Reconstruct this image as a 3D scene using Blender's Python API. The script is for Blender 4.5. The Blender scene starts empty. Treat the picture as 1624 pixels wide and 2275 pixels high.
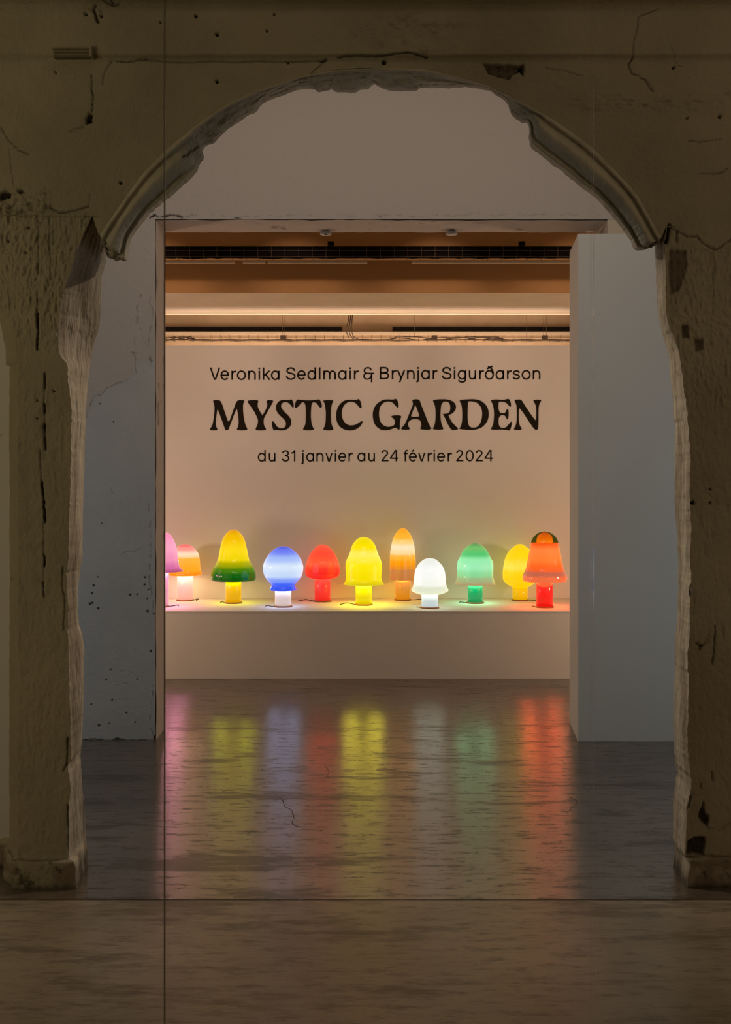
import bpy, bmesh, math, random
import numpy as np
from mathutils import Vector

random.seed(7)
rng = np.random.default_rng(7)
sc = bpy.context.scene
col = sc.collection

# ------------------------------------------------------------------ camera
F, CX, HY, CAMZ = 2300.0, 812.0, 1085.0, 1.41      # focal length / vanishing point in 1624x2275 pixels, lens height (m)
cam = bpy.data.cameras.new('camera')
cam.sensor_fit = 'VERTICAL'
cam.sensor_height = 24.0
cam.lens = 24.0 * F / 2275.0
cam.shift_y = -(1137.5 - HY) / 2275.0
cam.clip_start = 0.05
camo = bpy.data.objects.new('camera', cam)
camo.location = (0, 0, CAMZ)
camo.rotation_euler = (math.pi / 2, 0, 0)
col.objects.link(camo)
sc.camera = camo

# ------------------------------------------------------------------ world, lights, exposure
w = bpy.data.worlds.new('world'); sc.world = w; w.use_nodes = True
w.node_tree.nodes['Background'].inputs[0].default_value = (0.9, 0.95, 1.0, 1)
w.node_tree.nodes['Background'].inputs[1].default_value = 0.02
sc.view_settings.view_transform = 'Standard'
sc.view_settings.look = 'None'
sc.view_settings.exposure = 0.0
sc.view_settings.gamma = 1.0
sc.view_settings.use_curve_mapping = False
sc.cycles.max_bounces = 6
sc.cycles.diffuse_bounces = 3
sc.cycles.glossy_bounces = 3
sc.cycles.use_adaptive_sampling = True
sc.cycles.adaptive_threshold = 0.05
sc.cycles.transparent_max_bounces = 8
sc.cycles.caustics_reflective = False
sc.cycles.caustics_refractive = False
sc.cycles.sample_clamp_indirect = 4.0
sc.cycles.use_denoising = True

def area(name, loc, target, sx, sy, power, colr):
    l = bpy.data.lights.new(name, 'AREA'); l.shape = 'RECTANGLE'
    l.size = sx; l.size_y = sy; l.energy = power; l.color = colr
    o = bpy.data.objects.new(name, l); o.location = loc
    d = Vector(target) - Vector(loc)
    o.rotation_euler = d.to_track_quat('-Z', 'Y').to_euler()
    col.objects.link(o); return o

def spot(name, loc, target, power, colr, deg, blend=0.8, r=0.03):
    l = bpy.data.lights.new(name, 'SPOT'); l.energy = power; l.color = colr
    l.spot_size = math.radians(deg); l.spot_blend = blend; l.shadow_soft_size = r
    o = bpy.data.objects.new(name, l); o.location = loc
    d = Vector(target) - Vector(loc)
    o.rotation_euler = d.to_track_quat('-Z', 'Y').to_euler()
    col.objects.link(o); return o

# front room: weak lights at both sides, beyond the frame
area('front_room_light', (-2.9, 0.9, 2.0), (-0.9, 3.7, 1.5), 1.4, 1.8, 17, (1.0, 0.77, 0.46))
area('front_room_light', (2.9, 0.6, 2.2), (0.8, 3.7, 1.5), 1.4, 1.6, 14, (1.0, 0.71, 0.46))
# between the arch and the wide opening: cool ceiling light above the arch, daylight from the sides
area('middle_room_light', (0, 4.15, 3.5), (0, 5.9, 2.7), 3.6, 0.3, 11, (1.0, 0.83, 0.70))
area('side_daylight', (-3.0, 4.6, 1.1), (1.5, 5.7, 0.9), 1.2, 1.6, 5.0, (0.70, 0.86, 1.0))
area('side_daylight', (3.0, 4.6, 1.1), (-1.5, 5.7, 0.9), 1.2, 1.6, 5.0, (0.70, 0.86, 1.0))
spot('front_floor_fill', (0, 2.85, 3.9), (0, 2.8, 0), 46, (1.0, 0.80, 0.56), 46, 1.0, .06)  # added fill, aimed straight down to brighten the front floor
area('front_ceiling_fill', (0, 2.95, 3.85), (0, 2.9, 0), 2.2, 0.4, 1.2, (1.0, 0.76, 0.50))  # weak wide fill, added over the floor before the arch
# gallery: track spots hidden behind the lintel, wash the lettered wall
for x in (-1.5, -0.5, 0.5, 1.5):
    spot('track_spot', (x, 6.22, 3.05), (x * 1.0, 8.6, 2.35), 39, (1.0, 0.66, 0.50), 50, 1.0)
# spots added between the walls, put in to brighten the pier reveals
spot('pier_fill', (1.3, 4.7, 3.6), (-1.05, 3.72, 1.05), 150, (1.0, 0.80, 0.62), 40, 1.0, .05)
spot('pier_fill', (-1.3, 4.7, 3.6), (1.16, 3.72, 1.05), 150, (1.0, 0.84, 0.66), 40, 1.0, .05)
# added fill lights out of view, to warm the lintel underside and beams
for x in (-2.75, 2.75):
    l = bpy.data.lights.new('gallery_side_fill', 'POINT'); l.energy = 42; l.color = (1.0, 0.66, 0.46); l.shadow_soft_size = .12
    o = bpy.data.objects.new('gallery_side_fill', l); o.location = (x, 7.1, 1.0); col.objects.link(o)
# cove light behind the lettered wall
area('cove_light', (0, 8.95, 2.2), (0, 8.8, 3.0), 4.0, 0.3, 32, (1.0, 0.66, 0.45))

# ------------------------------------------------------------------ helpers
def lin(c):
    out = []
    for v in c[:3]:
        v = v / 255.0
        out.append(v / 12.92 if v <= 0.04045 else ((v + 0.055) / 1.055) ** 2.4)
    return tuple(out) + (1.0,)

def PX(px, D): return (px - CX) * D / F
def PZ(py, D): return CAMZ - (py - HY) * D / F

def tag(o, label=None, cat=None, group=None, kind=None):
    if label: o['label'] = label
    if cat: o['category'] = cat
    if group: o['group'] = group
    if kind: o['kind'] = kind
    return o

def empty(name, loc):
    o = bpy.data.objects.new(name, None); o.location = loc
    o.empty_display_size = 0.1
    col.objects.link(o); return o

def mesh_obj(name, verts, faces, mat=None, parent=None, smooth=False, mats=None, midx=None):
    me = bpy.data.meshes.new(name)
    me.from_pydata([tuple(map(float, v)) for v in verts], [], [tuple(map(int, f)) for f in faces])
    me.update()
    o = bpy.data.objects.new(name, me)
    for m in (mats or ([mat] if mat else [])): me.materials.append(m)
    if midx is not None: me.polygons.foreach_set('material_index', np.asarray(midx, dtype=np.int32))
    if smooth: me.polygons.foreach_set('use_smooth', np.ones(len(me.polygons), dtype=bool))
    col.objects.link(o)
    if parent: o.parent = parent
    return o

def box_data(x0, x1, y0, y1, z0, z1):
    v = [(x0,y0,z0),(x1,y0,z0),(x1,y1,z0),(x0,y1,z0),(x0,y0,z1),(x1,y0,z1),(x1,y1,z1),(x0,y1,z1)]
    f = [(0,3,2,1),(4,5,6,7),(0,1,5,4),(1,2,6,5),(2,3,7,6),(3,0,4,7)]
    return v, f

def box(name, x0, x1, y0, y1, z0, z1, mat, parent=None, bevel=0.0):
    if bevel:
        bm = bmesh.new()
        v, f = box_data(x0, x1, y0, y1, z0, z1)
        bv = [bm.verts.new(p) for p in v]
        for q in f: bm.faces.new([bv[i] for i in q])
        bmesh.ops.bevel(bm, geom=bm.edges[:], offset=bevel, segments=2, affect='EDGES', profile=0.7)
        me = bpy.data.meshes.new(name); bm.to_mesh(me); bm.free()
        me.materials.append(mat)
        o = bpy.data.objects.new(name, me); col.objects.link(o)
        if parent: o.parent = parent
        return o
    v, f = box_data(x0, x1, y0, y1, z0, z1)
    return mesh_obj(name, v, f, mat, parent)

def multi_box(name, boxes, mat, parent=None):
    V, Fc = [], []
    for b in boxes:
        v, f = box_data(*b); n = len(V)
        V += v; Fc += [tuple(i + n for i in q) for q in f]
    return mesh_obj(name, V, Fc, mat, parent)

def tube_data(pts, r, n=8, caps=True):
    pts = [Vector(p) for p in pts]
    V, Fc = [], []
    up = Vector((0.13, 0.21, 0.97))
    for i, p in enumerate(pts):
        t = (pts[min(i + 1, len(pts) - 1)] - pts[max(i - 1, 0)]).normalized()
        a = t.cross(up)
        if a.length < 1e-3: a = t.cross(Vector((1, 0, 0)))
        a.normalize(); b = t.cross(a).normalized()
        rr = r[i] if isinstance(r, (list, tuple)) else r
        for k in range(n):
            an = 2 * math.pi * k / n
            V.append(p + (a * math.cos(an) + b * math.sin(an)) * rr)
    m = len(pts)
    for i in range(m - 1):
        for k in range(n):
            Fc.append((i*n+k, i*n+(k+1) % n, (i+1)*n+(k+1) % n, (i+1)*n+k))
    if caps:
        Fc.append(tuple(range(n))[::-1]); Fc.append(tuple((m-1)*n + k for k in range(n)))
    return V, Fc

def tube(name, pts, r, mat, parent=None, n=8):
    v, f = tube_data(pts, r, n)
    return mesh_obj(name, v, f, mat, parent, smooth=True)

def lathe(name, prof, mat, parent, n=48, close_top=True, close_bot=False, loc=(0, 0, 0), flip=False):
    # prof: list of (r, z) from top to bottom
    V, Fc = [], []
    for r, z in prof:
        for k in range(n):
            a = 2 * math.pi * k / n
            V.append((loc[0] + r * math.cos(a), loc[1] + r * math.sin(a), loc[2] + z))
    for i in range(len(prof) - 1):
        for k in range(n):
            q = (i*n+k, (i+1)*n+k, (i+1)*n+(k+1) % n, i*n+(k+1) % n)
            Fc.append(q[::-1] if flip else q)
    if close_top: Fc.append(tuple(range(n)))
    if close_bot: Fc.append(tuple((len(prof)-1)*n + k for k in range(n))[::-1])
    return mesh_obj(name, V, Fc, mat, parent, smooth=True)

def catmull(pts, sub=6, closed=True):
    # a point given twice is a sharp corner
    P = [np.array(p, float) for p in pts]; n = len(P); out = []
    rngi = range(n) if closed else range(n - 1)
    for i in rngi:
        p1, p2 = P[i], P[(i+1) % n]
        if np.allclose(p1, p2): continue
        p0 = P[(i-1) % n] if (closed or i > 0) else p1
        p3 = P[(i+2) % n] if (closed or i + 2 < n) else p2
        for k in range(sub):
            t = k / sub
            out.append(0.5*((2*p1)+(-p0+p2)*t+(2*p0-5*p1+4*p2-p3)*t*t+(-p0+3*p1-3*p2+p3)*t**3))
    if not closed: out.append(P[-1])
    return out

# value noise in numpy -------------------------------------------------------
_perm = rng.random((256, 256))
def vnoise(x, y):
    xi = np.floor(x).astype(int); yi = np.floor(y).astype(int)
    fx = x - xi; fy = y - yi
    fx = fx*fx*(3-2*fx); fy = fy*fy*(3-2*fy)
    a = _perm[xi % 256, yi % 256]; b = _perm[(xi+1) % 256, yi % 256]
    c = _perm[xi % 256, (yi+1) % 256]; d = _perm[(xi+1) % 256, (yi+1) % 256]
    return (a*(1-fx)+b*fx)*(1-fy)+(c*(1-fx)+d*fx)*fy
def fbm(x, y, o=4, g=0.5):
    s = np.zeros_like(x, float); a = 1.0; t = 0.0
    for i in range(o):
        s += a*vnoise(x*2**i + 17.3*i, y*2**i + 5.1*i); t += a; a *= g
    return s/t - 0.5
def sstep(a, b, x):
    t = np.clip((x-a)/(b-a), 0, 1); return t*t*(3-2*t)
def dist_poly(px, py, pts):
    d = np.full(px.shape, 1e9)
    for (x0, y0), (x1, y1) in zip(pts[:-1], pts[1:]):
        dx, dy = x1-x0, y1-y0; L = dx*dx+dy*dy+1e-9
        t = np.clip(((px-x0)*dx+(py-y0)*dy)/L, 0, 1)
        d = np.minimum(d, np.hypot(px-x0-t*dx, py-y0-t*dy))
    return d
def in_poly(px, py, pts):
    ins = np.zeros(px.shape, bool); n = len(pts)
    for i in range(n):
        x0, y0 = pts[i]; x1, y1 = pts[(i+1) % n]
        c = ((y0 > py) != (y1 > py)) & (px < (x1-x0)*(py-y0)/((y1-y0) or 1e-9)+x0)
        ins ^= c
    return ins
def hole_mask(px, py, pts, soft=3.0):
    d = dist_poly(px, py, list(pts)+[pts[0]]); ins = in_poly(px, py, pts)
    sd = np.where(ins, d, -d)
    return sstep(-soft*0.5, soft, sd)

# ------------------------------------------------------------------ materials
def new_mat(name):
    m = bpy.data.materials.new(name); m.use_nodes = True
    nt = m.node_tree; return m, nt, nt.nodes['Principled BSDF']
def N(nt, t, **kw):
    n = nt.nodes.new(t)
    for k, v in kw.items(): setattr(n, k, v)
    return n
def ramp(nt, stops, interp='LINEAR'):
    n = nt.nodes.new('ShaderNodeValToRGB'); cr = n.color_ramp; cr.interpolation = interp
    cr.elements[0].position = stops[0][0]; cr.elements[0].color = stops[0][1]
    cr.elements[1].position = stops[-1][0]; cr.elements[1].color = stops[-1][1]
    for p, c in stops[1:-1]:
        e = cr.elements.new(p); e.color = c
    return n
def coords(nt, scale=(1, 1, 1)):
    tc = N(nt, 'ShaderNodeTexCoord'); mp = N(nt, 'ShaderNodeMapping')
    mp.inputs['Scale'].default_value = scale
    nt.links.new(tc.outputs['Object'], mp.inputs['Vector']); return mp.outputs['Vector']
def noise(nt, vec, scale, detail=6, rough=0.6):
    n = N(nt, 'ShaderNodeTexNoise'); n.inputs['Scale'].default_value = scale
    n.inputs['Detail'].default_value = detail; n.inputs['Roughness'].default_value = rough
    nt.links.new(vec, n.inputs['Vector']); return n
def mixc(nt, fac, a, b):
    n = N(nt, 'ShaderNodeMix', data_type='RGBA')
    for s, v in ((n.inputs[0], fac), (n.inputs[6], a), (n.inputs[7], b)):
        if hasattr(v, 'links'): nt.links.new(v, s)
        else: s.default_value = v
    return n.outputs[2]

def plaster(name, c1, c2, scale=3.0, bump=0.25, bscale=40, rough=0.85, dirt=False, dark=(0.012, 0.009, 0.006, 1), stretch=(1, 1, 1), raw=None):
    m, nt, b = new_mat(name)
    v = coords(nt, stretch)
    n1 = noise(nt, v, scale, 4)
    r = ramp(nt, [(0.35, c1), (0.65, c2)]); nt.links.new(n1.outputs['Fac'], r.inputs[0])
    c = r.outputs[0]
    if raw is not None:
        at = N(nt, 'ShaderNodeAttribute', attribute_name='raw')
        c = mixc(nt, at.outputs['Fac'], c, raw)
    if dirt:
        at = N(nt, 'ShaderNodeAttribute', attribute_name='dirt')
        c = mixc(nt, at.outputs['Fac'], c, dark)
    nt.links.new(c, b.inputs['Base Color'])
    b.inputs['Roughness'].default_value = rough
    b.inputs['Specular IOR Level'].default_value = 0.25
    n2 = noise(nt, v, bscale, 3, 0.65)
    bp = N(nt, 'ShaderNodeBump'); bp.inputs['Strength'].default_value = bump; bp.inputs['Distance'].default_value = 0.02
    nt.links.new(n2.outputs['Fac'], bp.inputs['Height']); nt.links.new(bp.outputs[0], b.inputs['Normal'])
    return m

M = {}
M['arch'] = plaster('old_painted_plaster', (0.40, 0.36, 0.265, 1), (0.52, 0.465, 0.35, 1), 1.6, 0.35, 55, dirt=True, raw=(0.30, 0.24, 0.18, 1))
M['reveal'] = plaster('broken_plaster_edge', (0.36, 0.29, 0.21, 1), (0.66, 0.58, 0.46, 1), 9, 0.6, 60, dirt=True, stretch=(1, 1, 0.18))
M['mould'] = plaster('plaster_moulding', (0.50, 0.465, 0.375, 1), (0.68, 0.635, 0.53, 1), 5, 0.35, 60, dirt=True)
M['midwall'] = plaster('grey_white_paint', (0.55, 0.55, 0.56, 1), (0.62, 0.61, 0.61, 1), 2.2, 0.18, 45, dirt=True, raw=(0.60, 0.53, 0.49, 1))
M['white'] = plaster('white_wall_paint', (0.74, 0.73, 0.72, 1), (0.77, 0.76, 0.75, 1), 1.2, 0.03, 90, rough=0.7)
M['cream'] = plaster('cream_paint', (0.66, 0.58, 0.47, 1), (0.74, 0.66, 0.55, 1), 2.5, 0.1, 40)
M['brown'] = plaster('brown_board', (0.46, 0.26, 0.11, 1), (0.52, 0.29, 0.12, 1), 1.5, 0.08, 50)  # brown on the beam faces, undersides stay cream
M['tan'] = plaster('tan_plaster', (0.50, 0.38, 0.26, 1), (0.60, 0.47, 0.34, 1), 3, 0.15, 40)
M['greybeam'] = plaster('greyish_plaster', (0.50, 0.45, 0.40, 1), (0.56, 0.50, 0.45, 1), 3, 0.1, 40)
M['darkroom'] = plaster('dark_room_plaster', (0.22, 0.19, 0.14, 1), (0.27, 0.235, 0.17, 1), 2, 0.2, 30)

def simple(name, c, rough=0.5, metal=0.0, spec=0.5):
    m, nt, b = new_mat(name)
    b.inputs['Base Color'].default_value = c; b.inputs['Roughness'].default_value = rough
    b.inputs['Metallic'].default_value = metal; b.inputs['Specular IOR Level'].default_value = spec
    return m
M['ink'] = simple('black_vinyl_lettering', (0.012, 0.009, 0.005, 1), 0.8, 0, 0.2)
M['black'] = simple('black_cable_rubber', (0.004, 0.003, 0.003, 1), 0.9, 0, 0.1)
M['cable'] = simple('brown_cable_sheath', (0.05, 0.03, 0.018, 1), 0.6)
M['wire'] = simple('galvanised_wire', (0.12, 0.085, 0.05, 1), 0.5, 0.3)
M['slot'] = simple('dark_slot', (0.006, 0.006, 0.008, 1), 0.8)
M['copper'] = simple('brown_lamp_base', (0.30, 0.11, 0.05, 1), 0.35, 0.4)
M['cap'] = simple('grey_ceramic', (0.5, 0.48, 0.45, 1), 0.5)
M['joint'] = simple('clear_silicone_joint', (0.34, 0.31, 0.27, 1), 0.25, 0, 0.8)

# polished concrete floor
def floor_mat(name, ior, r0, r1, aniso, tint, fleck=0.0):
    m, nt, b = new_mat(name)
    v = coords(nt); v2 = coords(nt, (0.55, 2.2, 1)); v3 = coords(nt, (0.22, 1.0, 1))
    n1 = noise(nt, v, 0.9, 4, 0.65); n3 = noise(nt, v2, 13, 6, 0.8); n5 = noise(nt, v3, 5.0, 5, 0.74)
    r = ramp(nt, [(0.3, tuple(.55*t for t in tint)+(1,)), (0.7, tuple(1.35*t for t in tint)+(1,))]); nt.links.new(n1.outputs['Fac'], r.inputs[0])
    # worn flecks: dark and matt
    w1 = ramp(nt, [(0.36, (fleck, fleck, fleck, 1)), (0.50, (1, 1, 1, 1))]); nt.links.new(n3.outputs['Fac'], w1.inputs[0])
    w2 = ramp(nt, [(0.38, (max(.2, fleck),)*3+(1,)), (0.47, (1, 1, 1, 1))]); nt.links.new(n5.outputs['Fac'], w2.inputs[0])
    mu = N(nt, 'ShaderNodeMath', operation='MULTIPLY'); nt.links.new(w1.outputs[0], mu.inputs[0]); nt.links.new(w2.outputs[0], mu.inputs[1])
    c = mixc(nt, mu.outputs[0], tuple(.30*t for t in tint)+(1,), r.outputs[0])
    nt.links.new(c, b.inputs['Base Color'])
    rr = N(nt, 'ShaderNodeMapRange'); rr.inputs[3].default_value = r1; rr.inputs[4].default_value = r0
    nt.links.new(mu.outputs[0], rr.inputs[0]); nt.links.new(rr.outputs[0], b.inputs['Roughness'])
    sp = N(nt, 'ShaderNodeMapRange'); sp.inputs[3].default_value = 0.26; sp.inputs[4].default_value = 0.5
    nt.links.new(mu.outputs[0], sp.inputs[0]); nt.links.new(sp.outputs[0], b.inputs['Specular IOR Level'])
    b.inputs['IOR'].default_value = ior
    b.inputs['Anisotropic'].default_value = aniso
    tg = N(nt, 'ShaderNodeCombineXYZ'); tg.inputs[1].default_value = 1.0      # scratches run across the room
    nt.links.new(tg.outputs[0], b.inputs['Tangent'])
    bp = N(nt, 'ShaderNodeBump'); bp.inputs['Strength'].default_value = 0.25; bp.inputs['Distance'].default_value = 0.004
    nt.links.new(n3.outputs['Fac'], bp.inputs['Height'])
    n4 = noise(nt, v, 60, 2, 0.6)
    bp2 = N(nt, 'ShaderNodeBump'); bp2.inputs['Strength'].default_value = 0.10; bp2.inputs['Distance'].default_value = 0.003
    nt.links.new(n4.outputs['Fac'], bp2.inputs['Height']); nt.links.new(bp.outputs[0], bp2.inputs['Normal'])
    nt.links.new(bp2.outputs[0], b.inputs['Normal'])
    return m
M['floor'] = floor_mat('polished_concrete', 3.8, 0.19, 0.34, 0.88, (0.15, 0.112, 0.085))
M['floor2'] = floor_mat('worn_concrete', 2.0, 0.34, 0.46, 0.4, (0.36, 0.29, 0.21), 0.35)

def glass_mat():
    m = bpy.data.materials.new('clear_sheet_glass'); m.use_nodes = True
    nt = m.node_tree; nt.nodes.clear()
    out = N(nt, 'ShaderNodeOutputMaterial'); mx = N(nt, 'ShaderNodeMixShader')
    tr = N(nt, 'ShaderNodeBsdfTransparent'); tr.inputs[0].default_value = (0.975, 0.985, 0.97, 1)
    gl = N(nt, 'ShaderNodeBsdfGlossy'); gl.inputs['Roughness'].default_value = 0.02
    fr = N(nt, 'ShaderNodeFresnel'); fr.inputs[0].default_value = 1.35
    nt.links.new(fr.outputs[0], mx.inputs[0]); nt.links.new(tr.outputs[0], mx.inputs[1]); nt.links.new(gl.outputs[0], mx.inputs[2])
    nt.links.new(mx.outputs[0], out.inputs[0]); return m
M['glass'] = glass_mat()
def edge_mat():
    m = bpy.data.materials.new('polished_glass_edge'); m.use_nodes = True
    nt = m.node_tree; b = nt.nodes['Principled BSDF']; out = nt.nodes['Material Output']
    b.inputs['Base Color'].default_value = (0.10, 0.10, 0.085, 1); b.inputs['Roughness'].default_value = .12
    tr = N(nt, 'ShaderNodeBsdfTransparent'); mx = N(nt, 'ShaderNodeMixShader'); mx.inputs[0].default_value = .2
    nt.links.new(tr.outputs[0], mx.inputs[1]); nt.links.new(b.outputs[0], mx.inputs[2]); nt.links.new(mx.outputs[0], out.inputs[0]); return m
M['glassedge'] = edge_mat()

# ------------------------------------------------------------------ depths of the planes (m from the lens)
DA, TA = 3.662, 0.20            # arch wall
DP, TP = 5.81, 0.27             # wall with the wide opening
D1, DW = 7.667, 8.60            # plinth front, lettered wall
SHELF = 0.50
DG = 2.45                       # glass

# ------------------------------------------------------------------ shell
DS = CAMZ*F/(1999-HY)           # seam between the two floor slabs
fl = mesh_obj('floor', [(-3.6,-2.6,-.02),(3.6,-2.6,-.02),(3.6,9.8,-.02),(-3.6,9.8,-.02)], [(0,1,2,3)], M['slot'])
box('floor_slab', -3.6, 3.6, DS+.003, 9.8, -.019, 0, M['floor'], fl)
box('floor_slab', -3.6, 3.6, -2.6, DS-.003, -.019, 0, M['floor2'], fl)
def floor_crack(pts, wd):
    g = [(PX(x, CAMZ*F/(y-HY)), CAMZ*F/(y-HY)) for x, y in pts]
    q = np.array(catmull(g, 4, False)); q += (rng.random(q.shape)-.5)*.008
    V, Fc = [], []
    for i, p in enumerate(q):
        ww = wd*(.4+rng.random())*.5
        V += [(p[0], p[1]-ww, .0006), (p[0]+ww, p[1]+ww, .0006)]
    for i in range(len(q)-1): Fc.append((2*i, 2*i+1, 2*i+3, 2*i+2))
    mesh_obj('crack', V, Fc, M['slot'], fl)
for pts, wd in (([(612,1770),(628,1776),(630,1790),(645,1800),(653,1815),(650,1830),(668,1838)], .0032), ([(590,1781),(615,1778)], .003), ([(1262,1771),(1280,1779),(1281,1788),(1268,1796),(1257,1808)], .003), ([(720,1700),(730,1712),(728,1728)], .0025)):
    floor_crack(pts, wd)
tag(fl, kind='structure')
tag(box('wall_left', -3.6, -3.45, -2.6, 9.8, 0, 4.1, M['darkroom']), kind='structure')
tag(box('wall_right', 3.45, 3.6, -2.6, 9.8, 0, 4.1, M['darkroom']), kind='structure')
tag(box('wall_rear', -3.45, 3.45, -2.6, -2.45, 0, 4.1, M['darkroom']), kind='structure')
ceil = box('ceiling', -3.6, 3.6, -2.6, 9.8, 3.95, 4.1, M['cream']); tag(ceil, kind='structure')

# ------------------------------------------------------------------ arch wall
# outlines in photograph pixels: A = edge on the front plane, B = inner edge seen behind it
LA = [(175,1972),(171,1951),(169,1914),(154,1904),(152,1860),(152,1793),(157,1745),(150,1703),(157,1687),(156,1608),(154,1529),(153,1441),(152,1401),(152,1348),(148,1309),(148,1269),(152,1243),(154,1164),(156,1085),(158,1005),(160,940),(158,901),(152,849),(148,809),(131,782),(129,717),(140,651),(158,595),(179,532),(203,480)]
LB = [(190,1960),(194,1943),(196,1930),(195,1893),(190,1859),(189,1819),(186,1780),(181,1727),(179,1680),(182,1650),(185,1582),(187,1484),(187,1441),(183,1409),(175.5,1388),(173,1348),(173,1311),(178,1269),(183,1243),(184,1164),(186,1085),(188.6,1005),(190,928),(195,860),(202,800),(212,752),(218,738),(222,717),(224,664),(227,611),(236,579),(242,470)]
RA = [(1526,1972),(1527,1940),(1532,1918),(1523,1900),(1525,1848),(1528,1795),(1536,1742),(1528,1654),(1530,1549),(1528,1461),(1532,1391),(1535,1285),(1533,1250),(1535,1153),(1533,1065),(1535,1013),(1530,953),(1526,907),(1519,854),(1514,812),(1509,784),(1498,749),(1484,714),(1479,679),(1479,608),(1477,545),(1480,505)]
RB = [(1508,1955),(1505,1948),(1495,1925),(1500,1890),(1495,1865),(1495.5,1777),(1503.5,1718),(1498,1672),(1495.5,1601),(1498,1496),(1500,1426),(1505,1355),(1507,1267),(1504,1188),(1499,1118),(1498,1012),(1500,939),(1495.5,935),(1495,889),(1489.5,837),(1486,794),(1474,749),(1463,703),(1458,626),(1454,545),(1450,470)]
AA = [(222,522),(231,507),(262,462),(292.5,419),(326,376),(363,339),(400,308),(446,271),(492,240),(538.5,215.5),(585,197),(631,182),(677,168),(723,158.6),(785,153),(846,151),(900,152),(940,155),(983.5,163),(1040.7,177),(1079,189),(1136,214.5),(1183.7,241),(1231,267),(1279,300),(1326.6,338),(1374,386),(1412.5,429),(1446,486),(1468,528)]
AB = [(282,579),(289,536),(308,505),(332.5,475),(363,450),(385,431),(412.6,406),(434,386),(440,377),(441,368),(454,350),(449,338),(455,325),(474,319),(483,311),(492,297),(514,280),(545,256),(566,246),(577,230),(588,225),(615.5,211),(662,197),(695.6,197),(705,202.6),(726,198.6),(734,195),(745,203),(785,201.7),(797,195.5),(815.6,194.6),(828,184.7),(843,194),(862,198.6),(900,200),(921.5,200),(936,193),(1007,191.6),(1074,194.5),(1102.6,209.7),(1126.5,229),(1136,252.6),(1155,268),(1169,270),(1175,286),(1175,310),(1184,331),(1231,367),(1279,405),(1312,429),(1341,457.6),(1365,486),(1388.6,515),(1407.7,548),(1417,555)]

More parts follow.
